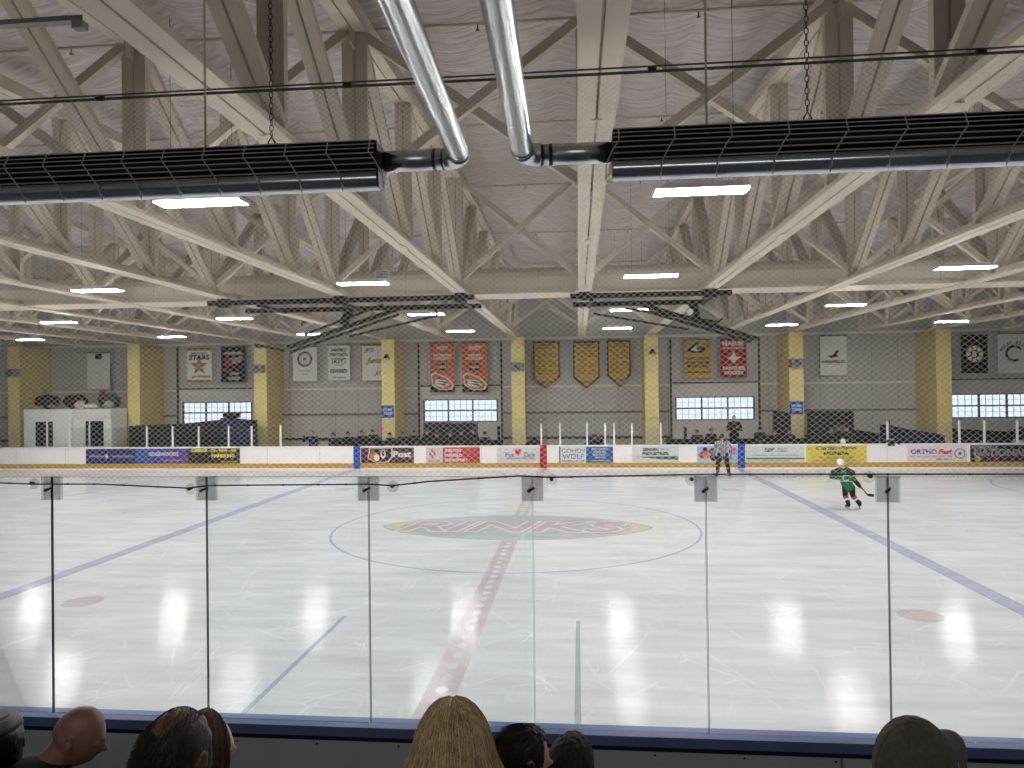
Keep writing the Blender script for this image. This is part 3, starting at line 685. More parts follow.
# ------------------------------------------------------------------ advertising panels on the far boards
YA = 12.938
def ad(x0,x1,label,segs,texts,extra=None,z0=.29,z1=.975):
    t = thing('advertising_panel', ((x0+x1)/2,YA,z0), label, 'advertisement', 'advertising panels on the far boards')
    mb = MB(); w = x1-x0
    for u0,u1,c,n in segs: mb.box((x0+u0*w,YA,z0),(x0+u1*w,12.9495,z1), mat(n,c,.4,var=.02))
    mb.build('panel', None, t)
    mb = MB()
    for s,u,v,tw,th,m,*b in texts: letters(mb, s, x0+u*w, z0+v*(z1-z0), tw*w, th*(z1-z0), YA-.003, m, b[0] if b else .02, b[1] if len(b) > 1 else 0)
    if texts: mb.build('lettering', None, t)
    if extra: mb = MB(); extra(mb, lambda u: x0+u*w, lambda v: z0+v*(z1-z0), YA-.004); mb.build('logo', None, t)
gr = cm('ad green',(30,110,72)); ink = cm('ad ink',(40,44,60)); yl = cm('ad yellow',(232,216,80)); rd = cm('ad red',(206,40,44)); bn = cm('ad navy',(30,44,110)); lg = cm('ad light grey',(190,190,192))
ad(-21.13,-18.69,'dark navy advertising panel with small white script, leftmost on the far boards',[(0,1,(30,32,96),'ad deep navy')],[('Milligan',.22,.5,.3,.22,lg,.01,.2),('LANDSCAPING',.74,.5,.42,.16,lg)],lambda mb,X,Z,y: disc(mb,X,Z,y,X(.42),Z(.5),.08,.1,W_))
ad(-18.68,-16.17,'blue to purple advertising panel with white lettering, second on the far boards',[(0,.25,(52,86,160),'ad mid blue'),(.25,.6,(62,66,148),'ad indigo'),(.6,1,(88,56,132),'ad violet')],[('EDGEWOODS',.54,.64,.56,.24,W_,.03),('YOUR LOCAL BANK',.7,.22,.4,.1,lg)],lambda mb,X,Z,y: disc(mb,X,Z,y,X(.22),Z(.64),.1,.1,gr))
ad(-16.16,-13.7,'black advertising panel with yellow block lettering, third on the far boards',[(0,1,(32,30,28),'ad charcoal')],[('SUPERIOR - OF - NEW - AIR',.5,.86,.88,.2,yl,.04),('HANDLING',.68,.52,.44,.24,yl,.05),('CALL TODAY',.8,.12,.34,.1,yl)])
def eagle(mb,X,Z,y):
    mb.flat([(X(.16),y,Z(.98)),(X(.60),y,Z(.98)),(X(.60),y,Z(.4)),(X(.52),y,Z(.05)),(X(.3),y,Z(.02)),(X(.12),y,Z(.3))], W_)
    mb.flat([(X(.18),y-.002,Z(.95)),(X(.575),y-.002,Z(.95)),(X(.575),y-.002,Z(.4)),(X(.5),y-.002,Z(.1)),(X(.3),y-.002,Z(.07)),(X(.14),y-.002,Z(.3))], M_)
    disc(mb,X,Z,y-.004,X(.24),Z(.45),.2,.2,O_); disc(mb,X,Z,y-.006,X(.3),Z(.35),.12,.15,W_); disc(mb,X,Z,y-.004,X(.42),Z(.6),.12,.2,W_); disc(mb,X,Z,y-.006,X(.42),Z(.65),.06,.14,M_)
ad(-8.06,-5.66,'maroon advertising panel with a white outlined emblem and serif lettering',[(0,1,(78,34,50),'ad maroon')],[('Post',.78,.58,.34,.42,W_,.04)],eagle)
def cross(mb,X,Z,y):
    cx_,cz_ = X(.12),Z(.6); mb.box((cx_-.05,y,cz_-.2),(cx_+.05,y+.003,cz_+.2),rd); mb.box((cx_-.14,y,cz_-.06),(cx_+.14,y+.003,cz_+.06),rd); disc(mb,X,Z,y-.003,cx_,cz_,.05,.06,W_)
ad(-5.11,-2.71,'grey and red advertising panel with a red medical cross and town names',[(0,.315,(200,196,196),'ad pale grey'),(.315,1,(176,56,62),'ad crimson')],[('SHELTON',.5,.8,.3,.2,W_,.04),('FAIRFIELD',.51,.5,.32,.2,W_,.04),('BRIDGEPORT',.56,.19,.42,.2,W_,.04),('URGENT CARE',.14,.15,.24,.1,rd)],cross)
def heart(mb,X,Z,y):
    P = []
    for k in range(32):
        a = 2*pi*k/32; P.append((X(.5)+.15*(sin(a)**3), y, Z(.68)+.012*(13*cos(a)-5*cos(2*a)-2*cos(3*a)-cos(4*a))*.95))
    mb.flat(P, rd)
ad(-1.95,-.09,'pale grey advertising panel with a red heart beside the red line stripe',[(0,1,(208,204,206),'ad silver')],[('Pet',.3,.52,.2,.3,bn,.01),('Care',.76,.52,.26,.3,bn,.01),('VETERINARY SERVICES',.55,.28,.7,.1,ink)],heart)
ad(.77,1.93,'white advertising panel with a law firm name in serif capitals',[(0,.05,(40,70,80),'ad slate'),(.05,1,(214,216,218),'ad white')],[('COHEN',.52,.76,.86,.26,ink,.0),('AND',.5,.53,.12,.08,ink),('WOLF',.52,.4,.8,.34,ink,.0),('ATTORNEYS  AT  LAW',.52,.11,.86,.1,bn,.04)])
ad(1.94,3.09,'blue advertising panel with four white town names',[(0,1,(34,88,146),'ad steel blue')],[('BRIDGEPORT',.5,.86,.6,.11,W_),('DANBURY',.5,.68,.46,.11,W_),('WESTPORT',.5,.5,.54,.11,W_),('ORANGE',.5,.33,.42,.11,W_),('www.cohenandwolf.com',.5,.13,.8,.1,W_)])
ad(3.91,5.89,'white advertising panel with black block lettering over a thin green band',[(0,1,(214,212,212),'ad pearl')],[('BENMAN',.4,.82,.34,.2,K_,.05),('CAPITAL',.7,.82,.18,.1,ink),('INDUSTRIES',.5,.56,.56,.22,K_,.05)],lambda mb,X,Z,y: (mb.flat([(X(.02),y,Z(.36)),(X(.98),y,Z(.4)),(X(.98),y,Z(.16)),(X(.6),y,Z(.2)),(X(.3),y,Z(.3))],gr)))
def ball3(mb,X,Z,y):
    for u,v,r,c in ((.13,.45,.14,rd),(.22,.42,.14,cm('ad orange',(232,128,60))),(.2,.78,.11,bn),(.36,.7,.13,R_),(.88,.7,.16,cm('ad pink',(214,90,110))),(.4,.3,.14,M_)): disc(mb,X,Z,y-.001*u,X(u),Z(v),r,r,c)
ad(6.66,8.33,'light blue advertising panel with coloured balls behind the referee',[(0,1,(150,190,226),'ad sky blue')],[('FUN CITY',.7,.2,.4,.16,ink,.03)],ball3)
ad(8.7,11.1,'pale advertising panel with green initials and a green band',[(0,1,(210,212,208),'ad chalk')],[('EBP',.4,.76,.18,.24,gr,.04,.25),('Supply',.62,.82,.16,.1,ink),('Solutions',.62,.69,.18,.1,ink),('FOODSERVICE   PACKAGING   JANITORIAL',.5,.42,.8,.08,ink),('EVERYTHING FOR BUSINESS',.5,.08,.5,.07,ink)],lambda mb,X,Z,y: mb.box((X(0),y,Z(.18)),(X(1),y+.003,Z(.28)),gr))
ad(11.17,13.62,'bright yellow advertising panel of a car dealer with black lettering',[(0,1,(214,192,70),'ad bright yellow')],[('Curtiss',.34,.86,.36,.22,K_,.03,.25),('Ryan',.7,.86,.26,.22,K_,.03,.25),('HONDA',.5,.54,.42,.22,K_,.06),('SALES  SERVICE  PARTS  LEASING',.5,.3,.6,.07,ink),('SHELTON CONNECTICUT',.5,.2,.5,.07,ink),('CURTISSRYAN.COM  OPEN SEVEN DAYS',.5,.08,.8,.08,ink)],lambda mb,X,Z,y: disc(mb,X,Z,y,X(.545),Z(.86),.03,.03,K_))
def runner(mb,X,Z,y):
    n=28; vs=[(X(.88)+r*cos(2*pi*k/n),y,Z(.5)+r*sin(2*pi*k/n)) for k in range(n) for r in (.21,.18)]; mb.add(vs,[(2*k,2*k+1,(2*k+3)%(2*n),(2*k+2)%(2*n)) for k in range(n)],ink); mb.box((X(.86),y,Z(.4)),(X(.9),y+.003,Z(.6)),gr)
ad(15.23,17.59,'white advertising panel with blue and red lettering and a round emblem',[(0,1,(222,212,216),'ad blush white')],[('ORTHO',.28,.62,.44,.3,bn,.03),('Fast',.64,.62,.24,.3,rd,.05,.25),('WALK-IN ORTHOPEDIC URGENT CARE',.4,.34,.72,.08,rd),('OPEN DAILY',.62,.16,.28,.1,bn,.03)],runner)
ad(17.72,22.6,'dark navy advertising panel with red outlined military lettering, rightmost',[(0,1,(34,36,58),'ad midnight')],[('CONNECTICUT',.12,.86,.2,.14,lg,.02),('NATIONAL  GUARD',.41,.56,.76,.42,W_,.045),('NATIONAL  GUARD',.41,.56,.752,.385,rd,.018),('ARMY  AIR',.6,.14,.3,.14,lg)],lambda mb,X,Z,y: [disc(mb,X,Z,y,X(u),Z(.18),.12,.12,c) for u,c in ((.06,Y_),(.14,bn),(.2,R_),(.27,bn))])

# ------------------------------------------------------------------ stanchions and low glass on the far boards
spx = [-21.96,-18.18,-16.93,-15.68,-14.25,-13.16,-11.8,0,.82,1.99,2.77,3.15,3.92,5.15,14.49,17.34,18.32,19.6]
for i,x in enumerate(spx):
    o = MB().box((x-.035,12.98,1.05),(x+.035,13.05,1.98)).box((x-.045,12.975,1.05),(x+.045,13.055,1.09)).box((x-.04,12.975,1.98),(x+.04,13.055,1.99)).build('stanchion', whitep)
    wh = 'above the black ad' if -17.2 < x < -13 else None
    pos = ['leftmost of all','first past the booth','second past the booth','third past the booth','left of the third column','just right of the third column','left of the waving person','at the red line','first right of the red line','second right of the red line','third right of the red line','fourth right of the red line','fifth right of the red line','in front of the sixth column','beside the rightmost column, left','below the rightmost window, left','below the rightmost window, middle','below the rightmost window, right'][i]
    tag(o, 'short white post on the far boards, %s' % pos, 'post', 'white posts on the far boards')
for x0,x1,z1,l in ((-1.22,5.2,2.25,'long low clear glass screen behind the white posts at the red line'),(-13.1,-11.85,1.95,'small low glass screen beside the waving person'),(-21.9,-13.2,1.95,'low glass screen before the black covered boxes'),(14.5,20.5,1.9,'low glass screen below the rightmost window')):
    o = MB().box((x0,13.02,1.05),(x1,13.03,z1)).build('glass_screen', glassA if x0 > -2 else glass_mat('bench glass', (.93,.94,.94), .7)); tag(o, l, 'rink glass')

# ------------------------------------------------------------------ the bench side clutter
t = thing('player_bench', (-4.6,14.3,0), 'long dark players bench behind the far boards left of the red line', 'bench')
MB().box((-10.2,14.2,.66),(-1.9,14.55,.72)).build('seat_board', dark, t); struct(MB().box((-10.2,14.98,-.02),(-1.9,15.06,1.15)), 'bench_wall', dark)
for x in (-10,-7.4,-4.8,-2.1): MB().box((x-.05,14.25,0),(x+.05,14.5,.66)).build('support', dark, t)
t = thing('player_bench', (8,14.3,0), 'long dark players bench behind the far boards right of the red line', 'bench')
MB().box((6.0,14.2,.66),(14.8,14.55,.72)).build('seat_board', dark, t); struct(MB().box((5.6,14.98,-.02),(14.8,15.06,1.15)), 'bench_wall', dark)
for x in (6.2,8.9,11.6,14.6): MB().box((x-.05,14.25,0),(x+.05,14.5,.66)).build('support', dark, t)
# scorer's booth on the left
t = thing('scorer_booth', (-22.8,14.6,0), 'white panelled scorer booth with dark windows behind the boards at far left', 'booth')
MB().box((-25.5,14.5,0),(-20.95,15.7,2.8)).build('walls', boothm, t)
MB().box((-22.95,14.46,2.3),(-20.95,14.5,2.8)).box((-22.97,14.47,0),(-22.93,14.5,2.8)).build('fascia', mat('booth fascia',(205,204,196),.5), t)
for x0,x1 in ((-24.86,-24.3),(-24.2,-23.98),(-22.25,-22.1),(-22.0,-21.35)):
    MB().box((x0,14.46,1.0),(x1,14.5,2.2)).build('window_pane', mat('dark booth glass',(14,18,34),.15), t)
MB().box((-24.29,14.44,1.0),(-24.21,14.5,2.2)).box((-22.09,14.44,1.0),(-22.01,14.5,2.0)).build('window_post', whitep, t)
def lump(name, label, cat, c, r, m, seed=0, amp=.25, box=False):
    mb = MB(); mb.ball((0,0,0), 1, None, 28, 18); rnd = seed*7.3
    for i,v in enumerate(mb.v):
        n = v.normalized()
        if box:
            k = 1/max(abs(n.x),abs(n.y),abs(n.z)); v = n*(k*.9+.1)
        d = 1+amp*noise.noise(n*1.7+Vector((rnd,0,0)))+amp*.4*noise.noise(n*5+Vector((rnd,3,0)))
        w = Vector((v.x*r[0]*d, v.y*r[1]*d, v.z*r[2]*d)); mb.v[i] = Vector(c)+w
    o = mb.build(name, m); tag(o, label, cat); return o
lump('gear_bag','black gear bag lying on the booth roof, left end','bag',(-24.65,15.0,3.17),(.62,.4,.34),dark,1)
lump('gear_bag','long black gear bag lying on the booth roof, centre','bag',(-23.25,15.1,3.17),(.62,.4,.34),dark,2)
lump('gear_bag','dark grey bag under the plain white banner on the booth roof','bag',(-21.6,15.3,3.14),(.55,.35,.32),mat('dark grey cloth',(54,50,50),.8),3)
lump('cloth_bundle','small tan bundle on the booth roof','bundle',(-24.1,14.62,2.93),(.20,.10,.11),mat('tan cloth',(150,112,90),.8),4)
lump('cloth_bundle','pale pink bundle hanging over the booth roof edge','bundle',(-22.75,14.75,2.98),(.24,.2,.22),mat('pinkish cloth',(190,172,168),.8),5)
lump('cloth_bundle','crumpled white bundle on the booth roof','bundle',(-22.2,14.8,2.92),(.3,.2,.14),mat('white cloth',(196,190,180),.8),6)
lump('cloth_bundle','red bundle on top of the dark grey bag','bundle',(-21.85,15.2,3.52),(.2,.15,.2),mat('red cloth',(120,44,48),.8),7)
lump('cloth_bundle','blue bundle beside the red one on the dark grey bag','bundle',(-21.4,15.2,3.42),(.26,.15,.16),mat('blue cloth',(46,62,96),.8),8)
lump('cloth_bundle','pale sack at the right end of the booth roof','bundle',(-21.3,14.8,2.98),(.26,.2,.2),mat('pale sack',(150,144,126),.8),9)
def slab(name,label,cat,x0,x1,y0,y1,z1a,z1b,m,fold=.02):
    mb = MB(); n = max(6,int((x1-x0)/.25)); P = []
    for j,(y) in enumerate((y0,y1)):
        for i in range(n+1):
            x = x0+(x1-x0)*i/n; zt = z1a+(z1b-z1a)*i/n+.03*noise.noise((x*1.5,y,2)); yy = y+(fold*noise.noise((x*2.4,5,1))*(-1 if j == 0 else 1))
            P.append([(x,yy,0),(x,yy+(.02 if j==0 else -.02),zt)])
    vs = [q for p in P for q in p]; fs = []
    for i in range(n):
        a = 2*i; b = 2*(n+1)+2*i
        fs += [(a,a+2,a+3,a+1),(b+1,b+3,b+2,b),(a+1,a+3,b+3,b+1),(a,b,b+2,a+2)]
    e = 2*n; f = 2*(n+1); fs += [(0,1,f+1,f),(e,f+e,f+e+1,e+1)]
    mb.add(vs, fs, None, False); return tag(mb.build(name, m), label, cat)
tarp = mat('black tarpaulin',(20,19,19),.55,var=.4,scale=2,bump=.3)
slab('penalty_box_wall','black covered penalty box partition behind the purple ad','partition',-20.0,-17.9,14.4,15.4,1.95,2.0,tarp)
slab('penalty_box_wall','black covered penalty box partition behind the black ad','partition',-17.8,-15.5,14.4,15.4,2.0,2.2,tarp)
slab('covered_crate','dark navy cloth covered crate left of the third column','crate',-15.4,-13.95,14.4,15.3,2.3,2.15,navy)
lump('gear_bag','black gear bag lying on top of the navy covered crate','bag',(-15.0,14.8,2.42),(.42,.3,.16),dark,11)
slab('black_curtain','tall black curtain screen right of the seventh column','curtain',12.0,13.95,15.15,15.45,2.36,2.34,tarp,.06)
tag(MB().box((13.1,15.11,1.45),(13.6,15.15,1.7)).build('paper_notice', mat('tan notice',(120,104,86),.8)), 'tan notice pinned on the black curtain', 'notice')
slab('covered_crate','low black covered pile right of the black curtain','crate',14.0,15.0,15.12,15.7,1.5,1.35,tarp)
slab('covered_crate','navy tarpaulin covered pile left of the rightmost column','crate',15.1,17.4,14.3,15.3,1.75,1.3,navy)
slab('covered_crate','black covered pile low under the rightmost window','crate',18.6,20.8,15.4,16.6,1.5,1.35,tarp)
lump('gear_bag','navy gear bag lying below the rightmost window','bag',(21.6,15.6,1.3),(.9,.4,.3),navy,13)
slab('equipment_rack','tall dark equipment pile right of the referee, behind the bench','equipment',10.5,11.2,15.15,15.6,2.4,2.3,mat('very dark red cloth',(44,26,30),.8,var=.5,scale=6),.1)
slab('covered_crate','broad black covered pile below the middle window','crate',-5.7,-3.2,15.1,15.9,1.95,1.93,tarp,.05)
for x,z,l in ((-2.0,1.85,'blue upright post beside the middle window'),(6.35,1.75,'blue upright post below the window by the referee'),(15.0,1.95,'blue upright post capped in orange right of the curtain')):
    mb = MB().box((x-.06,14.1,0),(x+.06,14.22,z), navy)
    if x > 10: mb.ball((x,14.16,z+.05), .09, O_)
    tag(mb.build('post', None), l, 'post')
for x0_,x1_,l_ in ((1.9,2.8,'dark storage box under the bag between white posts right of the red line'),(-.75,-.05,'dark storage box under the small bag left of the red line stripe')):
    o = MB().box((x0_,13.7,-.02),(x1_,14.1,1.02)).box((x0_-.03,13.67,1.02),(x1_+.03,14.13,1.05)).build('storage_box', dark); tag(o, l_, 'box')
lump('duffel_bag','dark gear bag between white posts right of the red line','bag',(2.35,13.9,1.25),(.42,.25,.2),mat('charcoal cloth',(40,40,46),.8,var=.3),15)
lump('duffel_bag','small dark gear bag left of the red line stripe','bag',(-.4,14.0,1.12),(.3,.22,.12),mat('charcoal cloth',(40,40,46),.8,var=.3),16)

# ------------------------------------------------------------------ black steel frames hung under the trusses
def frame(name,label,segs,loc):
    t = thing(name, loc, label, 'steel frame', 'black steel frames under the trusses')
    for nm,p,q,w_,h_ in segs: MB().beam(p,q,w_,h_).build(nm, black, t)
Zb = 5.93
frame('steel_boom','black steel frame hung under the trusses left of the middle, boom slanting down left',[
 ('cross_beam',(-8.3,.3,5.92),(-1.05,.3,5.92),.12,.13),('cross_beam',(-8.1,2.1,5.9),(-1.1,2.1,5.9),.12,.13),('tie_bar',(-6.9,.3,5.84),(-6.9,2.1,5.84),.1,.08),('tie_bar',(-4.6,.3,5.84),(-4.6,2.1,5.84),.1,.08),('tie_bar',(-1.4,.3,5.84),(-1.4,2.1,5.84),.1,.08),
 ('boom',(-3.4,2.3,5.95),(-7.0,2.5,4.84),.12,.12),('boom',(-3.6,2.45,5.75),(-7.0,2.65,4.70),.08,.08),('boom',(-4.0,2.2,6.02),(-6.4,2.3,5.2),.06,.07),('brace_rod',(-2.45,2.4,5.68),(-5.1,2.5,5.14),.07,.06),('brace_rod',(-2.45,2.4,5.68),(-2.45,2.15,5.9),.07,.06),
 ('brace_rod',(-8.05,2.5,4.95),(-7.1,2.5,4.74),.06,.08),('clamp',(-4.62,.3,5.8),(-4.62,.3,6.035),.3,.2),('clamp',(-1.395,.3,5.8),(-1.395,.3,6.035),.3,.2),('clamp',(-7.845,.3,5.8),(-7.845,.3,6.035),.3,.2),('link_plate',(-5.2,2.2,5.45),(-5.0,2.2,5.9),.06,.25)],(-4.6,1.5,5.9))
frame('steel_boom','black steel frame hung under the trusses right of the middle, boom slanting down right',[
 ('cross_beam',(1.45,.7,5.93),(5.6,.7,5.93),.12,.13),('cross_beam',(1.5,2.5,5.92),(5.3,2.5,5.92),.12,.13),('tie_bar',(2.0,.7,5.84),(2.0,2.5,5.84),.1,.08),('tie_bar',(5.2,.7,5.84),(5.2,2.5,5.84),.1,.08),
 ('boom',(3.2,2.6,5.98),(6.7,2.7,4.86),.12,.12),('boom',(3.5,2.75,5.75),(6.6,2.85,4.78),.08,.08),('boom',(3.0,2.5,5.78),(5.6,2.6,5.35),.06,.07),('brace_rod',(2.1,2.6,5.66),(4.8,2.6,5.15),.07,.06),('clamp',(1.83,.7,5.82),(1.83,.7,6.035),.3,.2),('clamp',(5.055,.7,5.8),(5.055,.7,6.035),.35,.25),
 ('link_plate',(5.0,2.5,5.35),(4.9,2.5,5.9),.06,.25),('brace_rod',(5.3,2.7,5.1),(5.75,2.6,5.45),.05,.05)],(3.8,1.5,5.9))
t = thing('roof_speaker', (4.45,2.5,5.4), 'small round white horn hanging in the right black frame', 'loudspeaker')
MB().tube([(4.75,2.2,5.62),(4.75,2.05,5.6)], [.04,.09], 18).build('horn', whitep, t); MB().tube([(4.75,2.2,5.62),(4.75,2.4,5.7)], .05, 10).build('driver', mat('grey speaker shell',(128,130,130),.6), t)

# ------------------------------------------------------------------ radiant heaters over the stand with their flue pipes
def heater(name, x0, x1, label, chains, endx):
    Y, Z = -13.9, 4.86
    t = thing(name, ((x0+x1)/2,Y,4.72), label, 'heater', 'radiant tube heaters over the stand')
    # reflector hood, open towards the stand: profile in the YZ plane
    pr = [(-.10,.105),(.05,.100),(.11,.06),(.12,-.02),(.09,-.10),(-.02,-.155),(-.06,-.158)]
    out = [(Y+a, Z+b) for a,b in pr]; inn = [(Y+a-.008, Z+b-.008 if b>0 else Z+b+.006) for a,b in pr]
    mb = MB(); n = len(out)
    vs = [(x,y,z) for x in (x0,x1) for y,z in out]+[(x,y,z) for x in (x0,x1) for y,z in inn]
    f1 = [(i,i+1,n+i+1,n+i) for i in range(n-1)]; f2 = [(2*n+i, 3*n+i, 3*n+i+1, 2*n+i+1) for i in range(n-1)]
    mb.add(vs, f1, mat('dull hood steel',(112,110,106),.45,metal=.6), True); mb.add(vs, f2, mat('black reflector',(16,16,18),.5), True)  # dull steel outside, black inside
    for xx,o_ in ((x0,0),(x1,1)): mb.prism([(xx,y,z) for y,z in out], ((.006 if xx==x0 else -.006),0,0), mat('black reflector',(16,16,18),.5))
    mb.build('hood', None, t)
    # polished lower lip
    lp = [(-.085,-.070),(-.118,-.092),(-.110,-.135),(-.075,-.165),(-.03,-.17)]
    mb = MB(); m_ = len(lp); mb.add([(x,Y+a,Z+b) for x in (x0,x1) for a,b in lp]+[(x,Y+a+.006,Z+b+.008) for x in (x0,x1) for a,b in lp], [(i,i+1,m_+i+1,m_+i) for i in range(m_-1)]+[(2*m_+i,3*m_+i,3*m_+i+1,2*m_+i+1) for i in range(m_-1)], chrome, True)
    mb.tube([(x0,Y-.03,Z-.162),(x1,Y-.03,Z-.162)], .006, 8, chrome)
    mb.build('reflector_lip', None, t)
    MB().tube([(x0+.03,Y+.0,Z+.02),(x1-.03,Y+.0,Z+.02)], .05, 16).build('burner_tube', mat('burnt tube',(20,19,19),.6), t)
    mb = MB()
    for i in range(7):
        u = i/6; yy = Y-.125-.035*sin(pi*u); zz = Z+.10-.17*u
        mb.tube([(x0,yy,zz),(x1,yy,zz)], .004, 5)
    n_ = int((x1-x0)/(.25 if x0 < 0 else .30)); q_ = 1 if x0 < 0 else -1 
    for i in range(n_+1):
        x = x0+.03+(x1-x0-.06)*i/n_; s = -.05
        P = [(x,Y-.09,Z+.115),(x,Y-.135,Z+.095),(x,Y-.168,Z+.02),(x+.035*q_,Y-.165,Z-.03),(x+.07*q_,Y-.135,Z-.10),(x+.07*q_,Y-.08,Z-.178)]
        mb.tube(P, .0036, 5)
    mb.build('wire_guard', wire, t)
    rx = -.63 if x0 < 0 else 2.38
    MB().tube([(rx,Y,Z+.09),(rx,Y,ztop(Y)+.3)], .007, 8).build('hanger_rod', steel2, t)
    for cxx in chains:
        mb = MB(); k = 0
        mb.tube([(cxx-.03,Y,Z+.10),(cxx-.02,Y,Z+.16),(cxx,Y,Z+.19),(cxx+.02,Y,Z+.16),(cxx+.03,Y,Z+.10)], .005, 6)
        z = Z+.19
        while z < ztop(Y):
            r = .012; P = [(cxx+(r*cos(a) if k%2 else 0), Y+(0 if k%2 else r*cos(a)), z+.02+.02*sin(a)) for a in [2*pi*j/8 for j in range(9)]]
            mb.tube(P, .0028, 4, None, False); z += .034; k += 1
        mb.build('hanging_chain', mat('dark chain',(56,56,58),.45,metal=.6), t)
heater('tube_heater', -3.6, .47, 'long black wire-guarded tube heater hanging at the left', (-3.2,-.21), .47)
heater('tube_heater', 1.84, 5.9, 'long black wire-guarded tube heater hanging at the right', (2.94,5.5), 1.84)
def flue(label, xh, xe, dirn):
    Y, Z = -13.9, 4.86; r = .061
    t = thing('flue_pipe', (xe,Y,Z), label, 'flue pipe', 'flue pipes of the two heaters')
    MB().tube([(xh,Y,Z+.01),(xe-dirn*.10,Y,Z+.01)], r, 24).build('horizontal_pipe', galv, t)
    P = []
    for k in range(9):
        a = pi/2*k/8; P.append((xe-dirn*.1+dirn*.1*sin(a), Y-.1+.1*cos(a), Z+.01))
    MB().tube(P, r+.004, 24).build('elbow', galv, t)
    MB().tube([(xe,Y-.1,Z+.01),(xe+(.30 if dirn > 0 else .20),-23.5,Z+.03)], r, 24).build('long_pipe', galv, t)
    for a,b in (((xe-dirn*.1,Y,Z+.01),(xe-dirn*.108,Y,Z+.01)),((xe-dirn*.15,Y,Z+.01),(xe-dirn*.156,Y,Z+.01)),((xe-dirn*.16,Y,Z+.01),(xe-dirn*.166,Y,Z+.01))): MB().tube([a,b], r+.003, 24).build('joint_band', mat('dark band',(60,62,64),.4,metal=.7), t)
    for yy in (-.105,-.15): MB().tube([(xe,Y+yy,Z+.01),(xe,Y+yy-.004,Z+.01)], r+.003, 24).build('joint_band', mat('dark band',(60,62,64),.4,metal=.7), t)
    MB().tube([(xh,Y,Z+.01),(xh-dirn*.04,Y,Z+.01)], .056, 20).build('collar', mat('dark band',(60,62,64),.4,metal=.7), t)
flue('galvanised flue pipe bending back from the left heater', .49, .955, 1)
flue('galvanised flue pipe bending back from the right heater', 1.82, 1.325, -1)

# ------------------------------------------------------------------ people
def remesh(name, mb, voxel, smooth=4, mt=None, parent=None, noisef=None):
    me = mb.mesh(name); ob = bpy.data.objects.new(name, me); COL.objects.link(ob)
    r = ob.modifiers.new('r','REMESH'); r.mode = 'VOXEL'; r.voxel_size = voxel; r.use_smooth_shade = True
    s = ob.modifiers.new('s','SMOOTH'); s.iterations = smooth; s.factor = .5
    dg = bpy.context.evaluated_depsgraph_get(); m2 = bpy.data.meshes.new_from_object(ob.evaluated_get(dg)); m2.name = name
    bpy.data.objects.remove(ob); bpy.data.meshes.remove(me)
    m2.materials.clear(); m2.materials.append(mt)
    for p in m2.polygons: p.use_smooth = True
    if parent is not None:
        L = org(parent)
        for v in m2.vertices: v.co -= L
    o = bpy.data.objects.new(name, m2)
    if parent is not None: o.parent = parent
    COL.objects.link(o); return o
def cap(mb, p, q, r0, r1, n=14):                                  # tapered limb with round ends
    p, q = Vector(p), Vector(q); mb.tube([p,q],[r0,r1],n); mb.ball(p,r0,None,n,8); mb.ball(q,r1,None,n,8)
def headpt(d):
    x,y,z = d; ax,ay,az = .074,.096,.118
    g = lambda cx_,cy_,cz_,s: exp(-((x-cx_)**2+(y-cy_)**2+(z-cz_)**2)/(s*s))
    sx = 1 - (.30*max(0,-z)**1.3); sy = 1
    if y < 0 and z < 0: sy = 1-.38*(-z)
    if y < 0 and z > -.2: sy *= 1.04
    if y > 0: sy *= .95
    p = Vector((x*ax*sx, y*ay*sy, z*az))
    a = abs(x)
    p.y += .010*g(0,.75,-.68,.22) + .012*g(0,.95,-.22,.16)+ .026*exp(-(x/.13)**2)*exp(-((z+.20)/.13)**2)*(y>0) + .010*exp(-(x/.11)**2)*exp(-((z-.02)/.14)**2)*(y>0)
    p.y += .004*exp(-((a-.3)/.22)**2)*exp(-((z-.2)/.08)**2)*(y>0) - .009*exp(-((a-.34)/.16)**2)*exp(-((z-.03)/.09)**2)*(y>0)
    p.y += .007*exp(-(x/.25)**2)*exp(-((z+.44)/.06)**2)*(y>0) - .003*exp(-(x/.25)**2)*exp(-((z+.49)/.03)**2)*(y>0)
    return p
def head_mb(M, det=1):
    nu, nv = int(56*det), int(44*det); mb = MB(); vs = []
    for j in range(nv+1):
        t = pi*j/nv
        for i in range(nu): a = 2*pi*i/nu; vs.append(M@headpt((sin(t)*cos(a), sin(t)*sin(a), cos(t))))
    fs = [(j*nu+i,(j+1)*nu+i,(j+1)*nu+(i+1)%nu,j*nu+(i+1)%nu) for j in range(nv) for i in range(nu)]
    mb.add(vs, fs, None, True)
    for s in (-1,1):                                              # ears: rim, bowl and lobe
        P = [M@Vector((s*(.074+.014*k2), -.008-.014*cos(a)-.006*k2, .0+.030*sin(a))) for a,k2 in [(x*pi/7, .9 if 1<x<9 else .5) for x in range(-3,11)]]
        mb.tube(P, .0055, 8); mb.ball(M@Vector((s*.076,-.006,-.002)), (.010,.015,.024), None, 12, 8); mb.ball(M@Vector((s*.078,.002,-.030)), .008, None, 10, 6)
        mb.ball(M@Vector((s*.031,.078,.004)), .0125, None, 12, 8)
    return mb
skin = mat('skin', (196,140,118), .5, var=.06, scale=40)
skinp = mat('pale skin', (206,158,138), .5, var=.06, scale=40)
